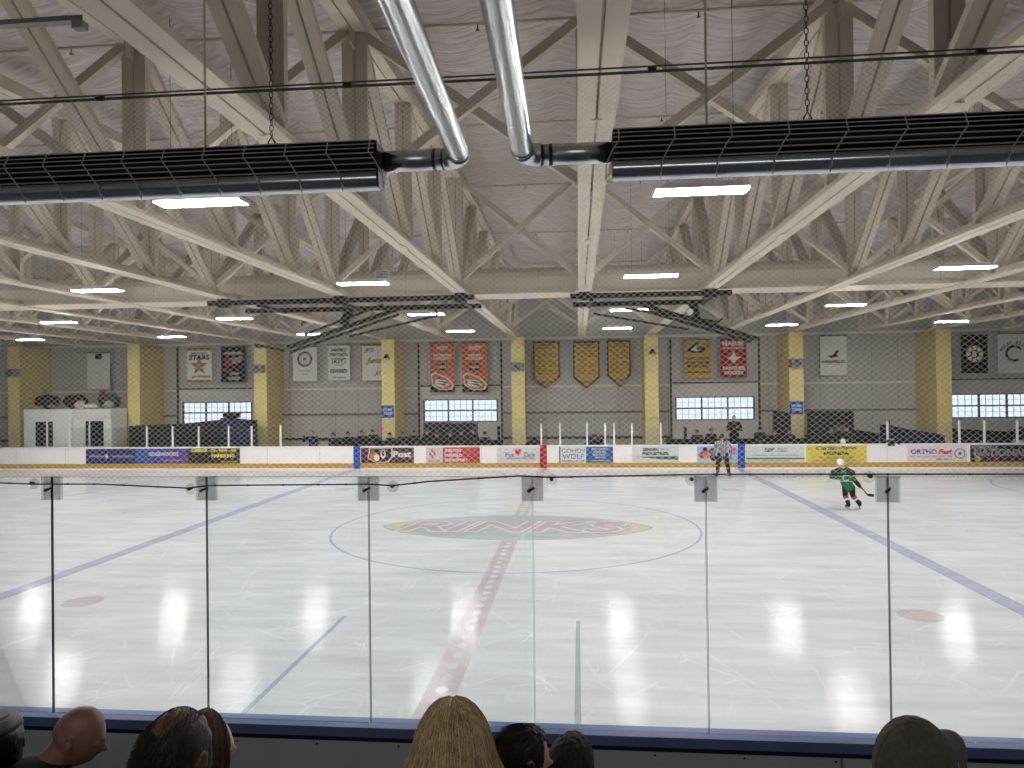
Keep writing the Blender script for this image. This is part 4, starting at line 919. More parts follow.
def hand(mb, wr, d, up, s=1.0, side=1):                            # palm, four fingers, thumb from the side of the palm
    wr, d, up = Vector(wr), Vector(d).normalized(), Vector(up).normalized(); sd = d.cross(up).normalized()*side
    pc = wr+d*.05*s; cap(mb, wr, wr+d*.08*s, .026*s, .033*s, 10)
    for k,(o_,l) in enumerate(((-.030,.062),(-.010,.074),(.010,.070),(.028,.054))):
        a = wr+d*.085*s+sd*o_*s; b = a+(d*.9-up*.25)*l*.5*s; c = b+(d*.45-up*.85)*l*.5*s
        cap(mb, a, b, .0095*s, .009*s, 8); cap(mb, b, c, .009*s, .0075*s, 8)
    a = wr+d*.03*s-sd*.028*s; b = a+(d*.6-sd*.7)*.035*s; c = b+(d*.9-sd*.1-up*.3)*.03*s
    cap(mb, a, b, .012*s, .0105*s, 8); cap(mb, b, c, .0105*s, .009*s, 8)
def hairs(name, M, parent, mt, n, dens, direc, length, rad=.0006, base=1.02, segs=3, droop=0, nc=3):
    mb = MB(); rnd = random.Random(n)
    made = 0
    for _ in range(n*6):
        if made >= n: break
        z = rnd.uniform(-1,1); a = rnd.uniform(0,2*pi); q = sqrt(1-z*z); d = Vector((q*cos(a), q*sin(a), z))
        if rnd.random() > dens(d): continue
        made += 1; p = headpt(d)*base; L = length*rnd.uniform(.7,1.25); v = direc(d, rnd).normalized(); P = [p]
        for k in range(segs):
            v = (v+Vector((0,0,-droop))+Vector((rnd.uniform(-.12,.12),)*3)*.6).normalized(); p = p+v*L/segs; P.append(p)
        mb.tube([M@x for x in P], [rad*(1-.25*k) for k in range(segs+1)], nc, None, False)
    return mb.build(name, mt, parent)
def hairmat(name, c1, c2, rough=.5, sc=1):
    m = bpy.data.materials.new(name); m.use_nodes = True; nt = m.node_tree; b = nt.nodes['Principled BSDF']; L = nt.links.new
    g = nt.nodes.new('ShaderNodeNewGeometry')
    r = nt.nodes.new('ShaderNodeValToRGB'); r.color_ramp.elements[0].position = .05; r.color_ramp.elements[1].position = .95
    r.color_ramp.elements[0].color = (*lin(c1),1); r.color_ramp.elements[1].color = (*lin(c2),1); L(g.outputs['Random Per Island'], r.inputs[0]); L(r.outputs[0], b.inputs['Base Color'])
    b.inputs['Roughness'].default_value = rough; return m
def shell(name, M, parent, mt, mask, off, thick=None, det=1.0, bumpy=0):
    nu, nv = int(90*det), int(70*det); mb = MB(); vs = []; idx = {}
    for j in range(nv+1):
        t = pi*j/nv
        for i in range(nu):
            a = 2*pi*i/nu; d = Vector((sin(t)*cos(a), sin(t)*sin(a), cos(t))); o_ = off(d) if callable(off) else off
            p = headpt(d); p = p + p.normalized()*(o_+bumpy*noise.noise(Vector((d.x*9,d.y*9,d.z*2)))); vs.append(M@p)
    fs = []
    for j in range(nv):
        for i in range(nu):
            t = pi*(j+.5)/nv; a = 2*pi*(i+.5)/nu; d = Vector((sin(t)*cos(a), sin(t)*sin(a), cos(t)))
            if mask(d): fs.append((j*nu+i,(j+1)*nu+i,(j+1)*nu+(i+1)%nu,j*nu+(i+1)%nu))
    mb.add(vs, fs, None, True); return mb.build(name, mt, parent)
def spectator(label, hp, yaw_, pitch, byaw, seat, jacket, roll_=0, sk=skin, vox=.0045, lean=.10, sc=1.0, broad=.2, zo=.27, bs=0):
    hp = Vector(hp); t = thing('person', (hp.x, hp.y-.05, seat-.45), label, 'person')
    M = Matrix.Translation(hp)@Matrix.Rotation(radians(yaw_),4,'Z')@Matrix.Rotation(radians(pitch),4,'X')@Matrix.Rotation(radians(roll_),4,'Y')@Matrix.Scale(sc,4)
    R = Matrix.Translation((hp.x,hp.y,0))@Matrix.Rotation(radians(byaw),4,'Z')@Matrix.Translation((0,-bs,0))
    P = lambda x,y,z: R@Vector((x,y,z))
    zs = hp.z-zo; sh = seat+.10
    mb = head_mb(M); nk = P(0,-.055,zs+.07)
    mb.tube([M@Vector((0,-.025,-.04)), nk, P(0,-.07,zs-.04)], [.058,.060,.09], 20)
    tors = [(P(0,-.07,zs+.04),.07,.06),(P(0,-.075,zs-.02),broad*.72,.085),(P(0,-.08,zs-.16),broad*.86,.12),(P(0,-.10,(zs+sh)/2-.05),.15,.11),(P(0,-lean-.03,sh),.165,.13),(P(0,-lean,sh-.08),.15,.13)]
    def tor(m, e):
        vs = []; n = 24; X = R.to_3x3()@Vector((1,0,0)); Yv = R.to_3x3()@Vector((0,1,0))
        for c,rx,ry in tors: vs += [c+X*(rx+e)*cos(2*pi*k/n)+Yv*(ry+e)*sin(2*pi*k/n) for k in range(n)]
        m.add(vs, [(i*n+k,(i+1)*n+k,(i+1)*n+(k+1)%n,i*n+(k+1)%n) for i in range(len(tors)-1) for k in range(n)]+[list(range(n)),[(len(tors)-1)*n+k for k in range(n)][::-1]], None, True)
    tor(mb, 0)
    for s in (-1,1):
        S = P(s*broad,-.08,zs-.06); E_ = P(s*(broad+.06),-.04,zs-.34); Wr = P(s*.12,.22,sh+.12)
        cap(mb,S,E_,.05,.04); cap(mb,E_,Wr,.04,.027); hand(mb, Wr, P(s*.05,.34,sh+.10)-Wr, (0,0,1), 1, s)
        H = P(s*.09,-lean+.02,sh-.02); Kn = P(s*.11,.36,sh+.02); An = P(s*.11,.36,seat-.38)
        cap(mb,H,Kn,.085,.058); cap(mb,Kn,An,.055,.035); cap(mb,An,P(s*.11,.5,seat-.42),.035,.028)
    remesh('body', mb, vox*1.15, 2, sk, t)
    jk = MB(); tor(jk, .028)
    for s in (-1,1):
        S = P(s*broad,-.08,zs-.06); E_ = P(s*(broad+.06),-.04,zs-.34); Wr = P(s*.12,.22,sh+.12)
        cap(jk,S,E_,.078,.062); cap(jk,E_,E_.lerp(Wr,.95),.062,.042)
    jk.tube([P(0,-.07,zs-.02),P(0,-.062,zs+.05),P(0,-.06,zs+.085)], [.12,.088,.082], 20)
    if bs: jk.ball(P(0,-.05,zs+.09),(.125,.105,.075)); jk.ball(P(0,-.12,zs+.02),(.17,.13,.11))
    remesh('jacket', jk, .012, 4, jacket, t)
    tr = MB()
    for s in (-1,1):
        H = P(s*.09,-lean+.02,sh-.02); Kn = P(s*.11,.36,sh+.02); An = P(s*.11,.36,seat-.34)
        cap(tr,H,Kn,.102,.074); cap(tr,Kn,An,.072,.055)
    tr.ball(P(0,-lean,sh-.01),(.16,.14,.11))
    remesh('trousers', tr, .014, 3, mat('dark denim',(34,38,50),.8,var=.1,scale=60), t)
    bt = MB()
    for s in (-1,1): cap(bt,P(s*.11,.36,seat-.40),P(s*.11,.52,seat-.412),.048,.036)
    remesh('shoes', bt, .012, 2, dark, t)
    return t, M, R
# stepped seating the spectators sit on
struct(MB().box((-9,-14.62,-.02),(11,-13.1,.58)).box((-9,-15.2,-.02),(11,-14.62,1.0)).box((-9,-16.08,-.02),(11,-15.2,1.40)).box((-9,-17.2,-.02),(11,-16.08,1.95)).box((-9,-24,-.02),(11,-17.2,2.35)), 'stand_steps', concr, 'grey stepped seating of the stand')
coatb = mat('black puffer jacket',(20,20,22),.7,var=.2,scale=20,bump=.2); coatd = mat('dark navy jacket',(26,28,36),.75,var=.2,scale=20); coatg = mat('charcoal fleece',(40,40,42),.9,var=.2,scale=40,bump=.3)
# bald man
t, M, R = spectator('bald person in a black jacket seen in profile, facing right, leftmost head', (-.375,-15.38,2.135), -74, -20, -62, 1.42, coatb, 0, mat('ruddy skin',(142,104,94),.42,var=.07,scale=30), broad=.23, zo=.215, bs=.09)
# balding man
t, M, R = spectator('person with a thinning dark crown seen from behind, beside the bald one', (.635,-16.40,2.605), -8, -10, 0, 1.95, coatd, 0, mat('tan skin', (112,84,70), .55, var=.08, scale=40), broad=.21)
hm = hairmat('dark brown hair',(22,18,15),(58,46,38))
dens = lambda d: 0 if (d.y > .55 and d.z < .75) or d.z < -.62 or (d.y > .1 and d.z < .05 and abs(d.x) < .9 and d.y > abs(d.x)*.9) else (.25 if (Vector((d.x*1.25,d.y+.25,0)).length < .5 and d.z > .6) else 1)
shell('hair', M, t, hm, lambda d: dens(d) > .5 and not (d.z > .52 and Vector((d.x*1.1,d.y+.1,0)).length < .72), .005, det=1.2, bumpy=.003)
hairs('hair', M, t, hm, 5200, lambda d: dens(d)*(1 if d.z < .55 else .8), lambda d,r: Vector((d.x*.5,-.5,-.5))+d*.12, .020, .0007, 1.03, 2)
# woman behind him
t, M, R = spectator('person with long brown hair, mostly behind the balding one', (.31,-15.66,2.235), -30, -6, -20, 1.5, coatb, 0, skinp, broad=.18)
hb = hairmat('chestnut hair',(34,24,18),(104,78,56))
def longhair(t, M, R, hp, mt, zdrop, wide, n=2600, part_=True, top=.018, seed=3):
    rnd = random.Random(seed); mb = MB(); Mi = M.inverted()
    # shell: cap over the skull that falls as a curtain behind and beside the face
    NU, NV = 72, 40; vs = []; Mr = M.to_3x3()
    for j in range(NV+1):
        v = j/NV
        for i in range(NU+1):
            a = -pi*.08 + (pi*1.16)*i/NU + pi      # from one temple round the back to the other
            wob = .012*noise.noise((cos(a)*6, sin(a)*6, v*1.5+seed)) + .004*noise.noise((a*16, v*2, seed))
            if v < .45:
                th = (v/.45)*pi*.5; d = Vector((sin(th)*cos(a), sin(th)*sin(a), cos(th))); p = headpt(d); p = p*(1+top/.1) + p.normalized()*wob*(.3+v)
            else:
                q = (v-.45)/.55; e = headpt(Vector((cos(a),sin(a),0))); f = 1.16+wide*min(1,q*2.0)**.8; p = Vector((e.x*f, e.y*f-.02*q, -zdrop*q)) + e.normalized()*wob*2.2
            vs.append(M@p)
    mb.add(vs, [(j*(NU+1)+i, j*(NU+1)+i+1, (j+1)*(NU+1)+i+1, (j+1)*(NU+1)+i) for j in range(NV) for i in range(NU)], None, True)
    # strands combed from the parting down over the shell
    for k in range(n):
        a = -pi*.08+pi*1.16*rnd.random()+pi; P = []; o = rnd.uniform(.003,.013); da = rnd.uniform(-.1,.1); q1 = rnd.uniform(.6,1.03)
        for s in range(9):
            v = .02+s/8*q1; aa = a+da*v
            if v < .45:
                th = v/.45*pi*.5; d = Vector((sin(th)*cos(aa), sin(th)*sin(aa), cos(th))); p = headpt(d); p = p*(1+top/.1)+p.normalized()*o
            else:
                q = (v-.45)/.55; e = headpt(Vector((cos(aa),sin(aa),0))); f = 1.16+wide*min(1,q*2.0)**.8; p = Vector((e.x*f, e.y*f-.02*q, -zdrop*q))+e.normalized()*(o+.010*noise.noise((aa*5,q*2,seed)))
            P.append(M@p)
        mb.tube(P, [.0009]*9, 3, None, False)
    mb.build('hair', mt, t)
longhair(t, M, R, None, hb, .26, .10, 4500, seed=5)
# blonde woman
t, M, R = spectator('person with long dark blonde hair seen from behind, the largest head', (1.315,-16.36,2.60), 6, -6, 0, 1.95, coatb, 0, skinp, broad=.19)
longhair(t, M, R, None, hairmat('dark blonde hair',(112,90,62),(214,188,144)), .30, 1.45, 9500, seed=9, top=.022)
# dark haired person looking right
t, M, R = spectator('person with short black hair turned to the right, next to the blonde one', (1.40,-15.22,2.03), -66, -8, -40, 1.36, coatd, 0, skinp, broad=.18)
hk = hairmat('black hair',(10,9,9),(34,29,27))
hmask = lambda d: d.z > -.55 and not (d.y > .42 and d.z < .55+.2*abs(d.x)) and not (d.y > .05 and d.z < -.05) and not (abs(d.x) > .9 and d.z < 0)
shell('hair', M, t, hk, hmask, lambda d: .014, det=1.2, bumpy=.006)
hairs('hair', M, t, hk, 2200, lambda d: 1 if hmask(d) else 0, lambda d,r: Vector((d.x*.3,-.8,-.35))+d*.25, .05, .0008, 1.12, 3)
# person in a black beanie hood
t, M, R = spectator('person with a black hood pulled up, right beside the black-haired one', (1.575,-14.84,1.81), -35, -14, -30, 1.05, coatb, 0, skinp, broad=.18)
shell('hood', M, t, coatb, lambda d: not (d.y > .55 and d.z < .45), lambda d: .022+.01*max(0,-d.y), det=1, bumpy=.006)
mbh = MB(); mbh.tube([M@Vector((0,-.04,-.06)), M@Vector((0,-.06,-.16))], [.085,.115], 20); remesh('hood_collar', mbh, .01, 2, coatb, t)
# man in a baseball cap
t, M, R = spectator('person in a charcoal baseball cap seen from behind, rightmost head', (2.405,-16.30,2.585), -52, 12, -20, 1.93, coatg, 0, mat('ruddy skin',(142,104,94),.42,var=.07,scale=30), broad=.22, sc=.93)
capm = mat('charcoal cotton twill',(80,75,68),.9,var=.12,scale=90,bump=.25)
cmask = lambda d: d.z > .02 - .12*d.y
shell('cap_crown', M, t, capm, cmask, lambda d: .014 + .0035*abs(cos(3*math.atan2(d.y,d.x)))**.3*sqrt(max(0,1-d.z)) - (.0035 if abs(sin(3*math.atan2(d.y,d.x))) < .05 else 0) + .012*max(0,d.z), det=1.6, bumpy=.001)
mb = MB(); vs = []; nb = 24
for i in range(nb+1):
    a = -1.05+2.1*i/nb
    for j in range(7):
        u = j/6; rr = .098+.085*u*(cos(a*.9)**.6); vs.append(M@Vector((sin(a)*.092*(1-.03*u), cos(a)*rr*.98+.012, .030+.012*cos(a*1.4)-.022*u-.016*(abs(sin(a))**2)*1.2)))
q = len(vs); vs += [v-Vector((0,0,.004)) for v in vs]
fs = [(i*7+j,(i+1)*7+j,(i+1)*7+j+1,i*7+j+1) for i in range(nb) for j in range(6)]; fs += [tuple(q+k for k in f[::-1]) for f in fs]
fs += [(i*7+6,(i+1)*7+6,q+(i+1)*7+6,q+i*7+6) for i in range(nb)]
mb.add(vs, fs, None, True); mb.build('cap_brim', capm, t)
MB().ball(M@Vector((0,0,.142)), (.008,.008,.005), None, 10, 6).build('cap_button', capm, t)
hairs('hair', M, t, hk, 1200, lambda d: 1 if (d.y < .1 and -.5 < d.z < .15) else 0, lambda d,r: Vector((0,-.1,-1))+d*.2, .018, .0007, 1.01, 2)
# black camera on a tripod at the left edge
t = thing('video_camera', (-.67,-15.45,1.40), 'black video camera on a stand at the left edge of the picture', 'camera')
c0 = Vector((-.69,-15.45,2.14))
MB().tube([c0+Vector((0,0,-.09)), c0+Vector((0,0,.02)), c0+Vector((0,0,.05))], [.10,.105,.10], 28).build('camera_body', mat('black camera plastic',(18,18,19),.35), t)
MB().tube([c0+Vector((0,0,.05)), c0+Vector((0,0,.072)), c0+Vector((0,0,.09))], [.105,.098,.08], 28).tube([c0+Vector((0,0,.09)), c0+Vector((0,0,.10))],[.06,.055],24).build('top_ring', mat('dark grey ring',(92,94,94),.4), t)
mb = MB()
for k in range(10): a = 2*pi*k/10; mb.tube([c0+Vector((.102*cos(a),.102*sin(a),.01)), c0+Vector((.102*cos(a),.102*sin(a),-.05))], .006, 6)
mb.build('grip_ribs', mat('glossy black',(30,32,36),.15), t)
MB().tube([c0+Vector((0,0,-.09)),(c0.x,c0.y,1.85)], .02, 10).build('stand_pole', dark, t)
for k in range(3): a = 2*pi*k/3+.5; MB().tube([(c0.x,c0.y,1.87),(c0.x+.22*cos(a),c0.y+.10*sin(a),1.40)], .011, 8).build('leg', dark, t)

# ------------------------------------------------------------------ skaters and the people beyond the boards
def figure(name, label, J, rad=1.0, skinm=skinp, top=None, topm=None, legm=None, vox=.016, group=None, sleeves=1.3, facing=0, hands=True, legs=True):
    t = thing(name, (J['base'][0],J['base'][1],J['base'][2]), label, 'person', group)
    hp = Vector(J['head']); hs = J.get('hs',1); M = Matrix.Translation(hp)@Matrix.Rotation(radians(facing),4,'Z')@Matrix.Rotation(radians(J.get('tilt',0)),4,'X')@Matrix.Scale(hs,4)
    V = {k:Vector(v) for k,v in J.items() if isinstance(v,(tuple,list,Vector)) and len(v)==3}
    r = rad; b = head_mb(M, .5)
    cap(b, V['neck'], hp-Vector((0,0,.03)), .055*r, .05*r); cap(b, V['chest'], V['neck'], .12*r, .07*r); cap(b, V['pelvis'], V['chest'], .12*r, .13*r)
    for s in 'LR':
        cap(b,V['sh'+s],V['chest'],.05*r,.08*r); cap(b,V['sh'+s],V['el'+s],.05*r,.038*r); cap(b,V['el'+s],V['wr'+s],.038*r,.026*r)
        if hands: hand(b, V['wr'+s], V['wr'+s]-V['el'+s], (0,1,.2), .9*r, 1 if s=='R' else -1)
        if legs: cap(b,V['pelvis'],V['hp'+s],.11*r,.09*r); cap(b,V['hp'+s],V['kn'+s],.085*r,.058*r); cap(b,V['kn'+s],V['an'+s],.055*r,.038*r); cap(b,V['an'+s],V['to'+s],.036*r,.028*r)
    remesh('body', b, vox, 1, skinm, t)
    k = MB(); e = sleeves
    cap(k,V['pelvis']+Vector((0,0,-.02)),V['chest'],.15*r*e*.92,.155*r*e*.9); cap(k,V['chest'],V['neck'],.14*r*e*.9,.07*r)
    for s in 'LR': cap(k,V['sh'+s],V['chest'],.075*r*e,.1*r*e); cap(k,V['sh'+s],V['el'+s],.072*r*e,.06*r*e); cap(k,V['el'+s],V['el'+s].lerp(V['wr'+s],.9),.06*r*e,.045*r*e)
    remesh(top or 'jacket', k, vox*.9, 3, topm, t)
    if legs:
        k = MB()
        for s in 'LR': cap(k,V['pelvis'],V['hp'+s],.14*r,.115*r); cap(k,V['hp'+s],V['kn'+s],.112*r,.082*r); cap(k,V['kn'+s],V['kn'+s].lerp(V['an'+s],J.get('hem',.92)),.08*r,.062*r)
        remesh('trousers', k, vox*.9, 3, legm, t)
    return t, M, V
def skates(t, V, s_=1.0, bm=None):
    for s in 'LR':
        a, to = V['an'+s], V['to'+s]; d = (to-a); d.z = 0; d.normalize()
        m = MB(); cap(m, a+Vector((0,0,.05)), a-Vector((0,0,.02)), .052*s_, .048*s_); cap(m, a-Vector((0,0,.02)), to, .048*s_, .036*s_)
        o = remesh('skate', m, .012, 2, black, t)
        h = a-d*.05; f = to+d*.03; z = min(a.z,to.z)-.055
        MB().beam(Vector((h.x,h.y,z)), Vector((f.x,f.y,z)), .012, .055).build('blade', mat('skate steel',(190,194,198),.25,metal=.8), o)
# striped shirt material for the referee
def stripes():
    m = bpy.data.materials.new('black and white striped shirt'); m.use_nodes = True; nt = m.node_tree; b = nt.nodes['Principled BSDF']; L = nt.links.new
    tc = nt.nodes.new('ShaderNodeTexCoord'); sp = nt.nodes.new('ShaderNodeSeparateXYZ'); L(tc.outputs['Object'], sp.inputs[0])
    q = nt.nodes.new('ShaderNodeMath'); q.operation = 'MULTIPLY'; q.inputs[1].default_value = 2*pi/.062; L(sp.outputs[0], q.inputs[0])
    s = nt.nodes.new('ShaderNodeMath'); s.operation = 'SINE'; L(q.outputs[0], s.inputs[0])
    g = nt.nodes.new('ShaderNodeMath'); g.operation = 'GREATER_THAN'; g.inputs[1].default_value = .05; L(s.outputs[0], g.inputs[0])
    mx = nt.nodes.new('ShaderNodeMix'); mx.data_type = 'RGBA'; L(g.outputs[0], mx.inputs[0]); mx.inputs[6].default_value = (.5,.5,.5,1); mx.inputs[7].default_value = (.02,.02,.02,1)
    L(mx.outputs[2], b.inputs['Base Color']); b.inputs['Roughness'].default_value = .8; return m
X, Y = 7.13, 9.95
J = dict(base=(X,Y,0), head=(X-.02,Y+.02,1.57), neck=(X,Y,1.42), chest=(X,Y,1.26), pelvis=(X+.0,Y,.95), shL=(X-.20,Y,1.36), shR=(X+.20,Y,1.36), elL=(X-.30,Y-.03,1.10), elR=(X+.31,Y-.02,1.10), wrL=(X-.33,Y+.08,.88), wrR=(X+.33,Y+.06,.86),
         hpL=(X-.10,Y,.90), hpR=(X+.10,Y,.90), knL=(X-.17,Y+.05,.52), knR=(X+.18,Y+.03,.52), anL=(X-.20,Y,.13), anR=(X+.25,Y,.13), toL=(X-.24,Y+.15,.08), toR=(X+.33,Y+.13,.08))
t, M, V = figure('person','referee in a black and white striped shirt standing on the ice with back turned', J, 1.05, top='shirt', topm=stripes(), legm=black, sleeves=1.12, facing=10)
skates(t, V)
shell('helmet', M, t, black, lambda d: d.z > .0-.25*(d.y<0) , .022, det=.4)
# child skater in green
X, Y = 9.25, 2.9
J = dict(base=(X,Y,0), head=(X-.21,Y+.10,1.28), neck=(X-.20,Y+.06,1.12), chest=(X-.16,Y+.03,.98), pelvis=(X-.04,Y,.66), shL=(X-.36,Y+.05,1.04), shR=(X+.0,Y+.05,1.03), elL=(X-.44,Y+.16,.90), elR=(X+.14,Y+.08,.84), wrL=(X-.26,Y+.30,.86), wrR=(X+.25,Y+.12,.72),
         hpL=(X-.11,Y,.62), hpR=(X+.05,Y,.62), knL=(X-.09,Y+.10,.38), knR=(X+.08,Y-.02,.38), anL=(X-.03,Y+.0,.12), anR=(X+.23,Y-.12,.16), toL=(X-.06,Y+.13,.08), toR=(X+.25,Y+.0,.10), hs=.95, hem=.05, tilt=-10)
green = mat('green jersey cloth',(34,112,62),.75,var=.15,scale=12)
t, M, V = figure('person','young hockey player in a green jersey and white helmet skating with a stick', J, .86, top='jersey', topm=green, legm=black, sleeves=1.3, facing=25, vox=.013)
skates(t, V, .9)
for s in 'LR':
    m = MB(); a = V['kn'+s]; b = V['an'+s]; cap(m, a.lerp(b,.05), a.lerp(b,.95), .068, .055); o = remesh('sock', m, .012, 2, mat('black sock',(22,22,24),.9), t)
    MB().tube([a.lerp(b,.12),a.lerp(b,.30)], [.073,.070], 16).build('sock_stripe', mat('orange red stripe',(190,70,52),.8), o); MB().tube([a.lerp(b,.36),a.lerp(b,.55)], [.070,.066], 16).build('sock_stripe', W_, o)
shell('helmet', M, t, whitep, lambda d: d.z > -.05-.3*(d.y<0), .026, det=.5)
mb = MB()
for i in range(6): mb.tube([M@(headpt(Vector((sin(a)*cos(z),cos(a)*cos(z),sin(z))))*1.35) for a in [-1+.25*k for k in range(9)] for z in [-.7+.14*i]], .003, 4)
mb.build('face_cage', dark, t)
for s in 'LR':
    m = MB(); d = (V['wr'+s]-V['el'+s]).normalized(); cap(m, V['wr'+s]-d*.08, V['wr'+s]+d*.10, .062, .058)
    for k in range(4): a = V['wr'+s]+d*.10+Vector((.0,.0,.03-.022*k)); cap(m, a, a+d*.06+Vector((0,.02,-.02)), .016, .014, 8)
    remesh('glove', m, .011, 2, black, t)
mb = MB(); n=20; cc = Vector((X-.15,Y-.175,.90))
vs=[(cc.x+r_*cos(.7+4.9*k/n),cc.y,cc.z+r_*sin(.7+4.9*k/n)) for k in range(n+1) for r_ in (.10,.075)]; mb.add(vs,[(2*k,2*k+1,2*k+3,2*k+2) for k in range(n)],W_)
mb.box((X-.33,Y-.17,.80),(X+.02,Y-.165,.815),W_); mb.build('jersey_emblem', None, t)
m = MB(); 
for s in (-1,1): cap(m, (X-.16+s*.10,Y+.04,1.10), (X-.16+s*.24,Y+.05,1.02), .085, .092)
remesh('shoulder_yoke', m, .012, 2, black, t)
st = thing('hockey_stick', (X+.5,Y+.2,.3), 'hockey stick held by the young player in green', 'hockey stick')
g0 = V['wrR']+Vector((.05,.02,-.04)); tip = Vector((X+.60,Y+.30,.36)); st_top = g0+(g0-tip).normalized()*.55
MB().beam(st_top, tip, .022, .03).build('shaft', mat('dark shaft',(40,40,42),.4), st); MB().beam(tip, tip+Vector((.11,-.16,.0)), .02, .075).build('blade', black, st)

def standing(X, Y, z0, h, label, m, arms='down', seatm=None, facing=180, waist=False):
    s = h/1.75
    J = dict(base=(X,Y,z0), head=(X,Y-.02,z0+1.63*s), neck=(X,Y,z0+1.48*s), chest=(X,Y,z0+1.30*s), pelvis=(X,Y,z0+.97*s), shL=(X-.2*s,Y,z0+1.41*s), shR=(X+.2*s,Y,z0+1.41*s), hpL=(X-.1*s,Y,z0+.92*s), hpR=(X+.1*s,Y,z0+.92*s),
             knL=(X-.11*s,Y-.03,z0+.5*s), knR=(X+.11*s,Y-.03,z0+.5*s), anL=(X-.11*s,Y,z0+.09*s), anR=(X+.11*s,Y,z0+.09*s), toL=(X-.12*s,Y-.16,z0+.04), toR=(X+.12*s,Y-.16,z0+.04))
    if arms == 'crossed': J.update(elL=(X-.28*s,Y-.06,z0+1.14*s), elR=(X+.28*s,Y-.06,z0+1.14*s), wrL=(X+.02*s,Y-.24,z0+1.22*s), wrR=(X-.02*s,Y-.22,z0+1.16*s))
    elif arms == 'up': J.update(elL=(X-.34*s,Y-.12,z0+1.25*s), elR=(X+.27*s,Y,z0+1.12*s), wrL=(X-.30*s,Y-.22,z0+1.52*s), wrR=(X+.25*s,Y-.2,z0+1.0*s))
    else: J.update(elL=(X-.27*s,Y,z0+1.12*s), elR=(X+.27*s,Y,z0+1.12*s), wrL=(X-.27*s,Y-.1,z0+.88*s), wrR=(X+.27*s,Y-.1,z0+.88*s))
    t, M, V = figure('person', label, J, s, topm=m, legm=dark, facing=facing, sleeves=1.1, vox=.02)
    shell('hair', M, t, hk, lambda d: hmask(d), .012, det=.35)
    for q in 'LR':
        mm = MB(); cap(mm, V['an'+q], V['to'+q], .055*s, .045*s); remesh('shoe', mm, .016, 1, black, t)
standing(8.6, 14.75, .38, 1.84, 'person in a black jacket with folded arms standing behind the far boards', coatb, 'crossed')
struct(MB().box((5.6,14.6,-.02),(12.0,14.92,.38)), 'bench_step', concr, 'raised step behind the right bench')
standing(-10.75, 14.1, -.02, 1.72, 'person in a navy jacket with one hand raised behind the far boards', navy, 'up')

# seated players with dark helmets: one figure, then copies
def bench_player():
    X, Y = 0, 14.35
    J = dict(base=(X,Y,.5), head=(X,Y-.08,1.20), neck=(X,Y-.03,1.07), chest=(X,Y,.93), pelvis=(X,Y+.02,.62), shL=(X-.17,Y,.99), shR=(X+.17,Y,.99), elL=(X-.24,Y-.08,.76), elR=(X+.24,Y-.08,.76), wrL=(X-.12,Y-.28,.72), wrR=(X+.12,Y-.28,.72),
             hpL=(X-.09,Y,.60), hpR=(X+.09,Y,.60), knL=(X-.12,Y-.42,.60), knR=(X+.12,Y-.42,.60), anL=(X-.12,Y-.42,.14), anR=(X+.12,Y-.42,.14), toL=(X-.12,Y-.54,.08), toR=(X+.12,Y-.54,.08), hs=.95)
    t, M, V = figure('hockey_player','x', J, .85, top='jersey', topm=green, legm=black, sleeves=1.3, facing=180, vox=.022, group='hockey players on the bench')
    shell('helmet', M, t, black, lambda d: d.z > -.05-.3*(d.y<0), .026, det=.35)
    mb = MB()
    for i in range(5): mb.tube([M@(headpt(Vector((sin(a)*cos(z),cos(a)*cos(z),sin(z))))*1.32) for a in [-.9+.3*k for k in range(7)] for z in [-.6+.2*i]], .005, 4)
    mb.build('face_cage', wire, t)
    return t
bp0 = bench_player()
jb = mat('black jersey cloth',(24,26,28),.75,var=.2,scale=12)
bl = [(-9.75,0,'with a black jersey, leftmost on the left bench'),(-9.1,0,'in green, second on the left bench'),(-8.45,1,'in green, behind the left blue stripe'),(-7.9,0,'in green, hidden below the column sign'),(-7.1,1,'dark, third before the maroon panel'),(-6.5,0,'above the maroon panel, left part'),(-5.95,1,'above the maroon panel, right part'),
      (-5.35,0,'in green, above the medical cross'),(-4.85,0,'in green, below the left orange banner'),(-4.3,1,'in green, below the middle window'),(-3.75,0,'in green, above the red ad'),(-3.2,1,'dark, right end of the red ad'),(-2.65,0,'rightmost on the left bench'),
      (6.9,1,'first right of the blue post'),(7.5,1,'just behind the referee'),(9.6,1,'right of the standing person'),(10.25,1,'second right of the standing person'),(10.9,0,'near the seventh column'),(12.6,1,'in front of the black curtain'),(13.3,1,'right part of the black curtain')]
for i,(x,dk,l) in enumerate(bl):
    if i == 0: o = bp0
    else: o = copy_tree(bp0)
    o.location = (x, 14.35+.03*((i*37)%5-2), .76+ .05*((i*53)%4))
    o.rotation_euler.z = radians(((i*71)%40)-20)
    if dk or i == 0:
        for c in KIDS(o):
            if c.name.startswith('jersey'): c.data = c.data.copy(); c.data.materials[0] = jb
    o['label'] = 'seated hockey player with dark caged helmet ' + l
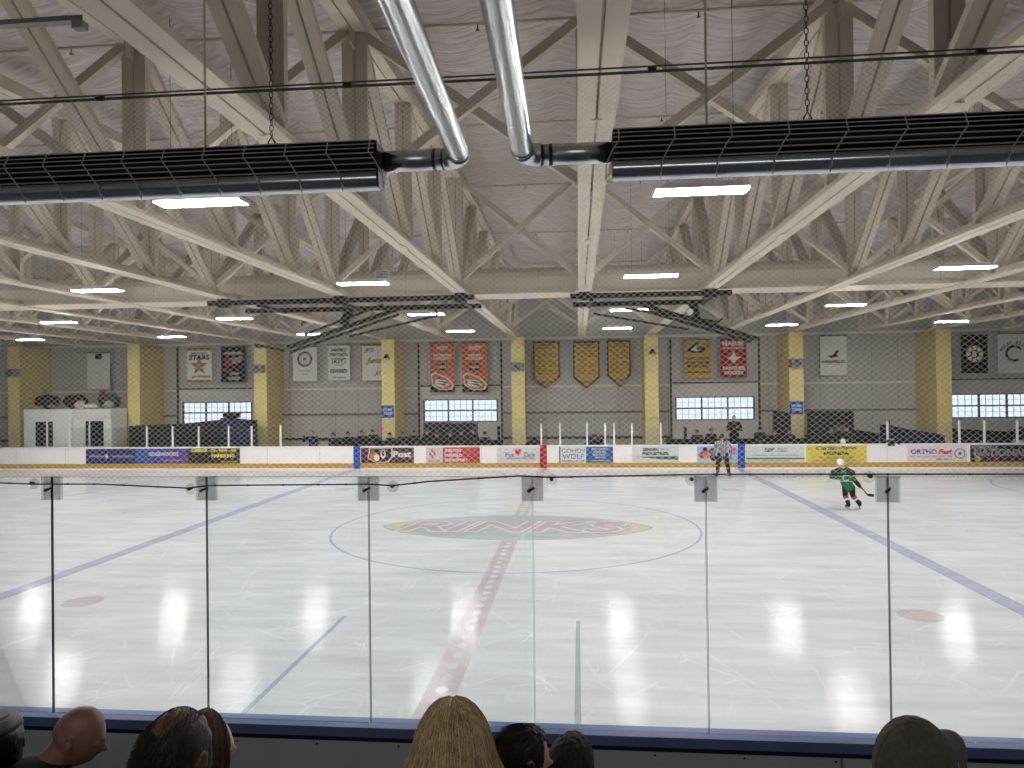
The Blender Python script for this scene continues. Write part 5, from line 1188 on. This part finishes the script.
# white helmeted player leaning on the boards plus gloves on the rail
t = thing('hockey_glove', (14.6,13.0,1.05), 'black and white hockey glove lying on the far board rail', 'glove')
m = MB(); m.ball((14.62,12.98,1.14),(.20,.12,.10)); 
for k in range(4): cap(m,(14.48+.07*k,12.9,1.12),(14.46+.07*k,12.86,.98),.035,.03,8)
cap(m,(14.85,12.93,1.12),(14.9,12.9,1.02),.035,.03,8)
remesh('glove_body', m, .012, 2, black, t); MB().tube([(14.55,12.97,1.2),(14.72,12.97,1.2)], .05, 12).build('cuff', W_, t)
t = thing('hockey_helmet', (12.72,13.1,1.05), 'white hockey helmet resting behind the yellow ad', 'helmet')
M = Matrix.Translation((12.72,13.10,1.12)); shell('helmet_shell', M, t, whitep, lambda d: d.z > -.3, .03, det=.4)
shell('helmet_liner', M, t, dark, lambda d: d.z > -.28, .02, det=.4)

la = bpy.data.lights.new('stand_fill_light', 'AREA'); la.shape = 'RECTANGLE'; la.size = 8; la.size_y = .4; la.energy = 70; la.color = (1,.97,.92)  # unseen fill light added behind the stand to brighten heads and near boards
lo_ = bpy.data.objects.new('stand_fill_light', la); COL.objects.link(lo_); lo_.location = (1.5,-20.5,5.6); lo_.rotation_euler = (radians(40),0,0)
# ------------------------------------------------------------------ camera and colour
cam = bpy.data.cameras.new('camera'); co = bpy.data.objects.new('camera', cam); COL.objects.link(co)
cam.sensor_width = 36; cam.lens = FPX/1024*36; cam.clip_start = .05; cam.clip_end = 300
Rm = Matrix((CR, CU, -CF)).transposed(); co.matrix_world = Matrix.Translation(CP)@Rm.to_4x4()
SC.camera = co
vs_ = SC.view_settings; vs_.view_transform = 'Standard'; vs_.look = 'None'; vs_.exposure = .04; vs_.gamma = 1; vs_.use_curve_mapping = False
SC.cycles.use_denoising = True
SC.cycles.denoising_prefilter = 'ACCURATE'
SC.cycles.max_bounces = 10; SC.cycles.diffuse_bounces = 5; SC.cycles.glossy_bounces = 4; SC.cycles.transparent_max_bounces = 24
SC.cycles.caustics_reflective = False; SC.cycles.caustics_refractive = False
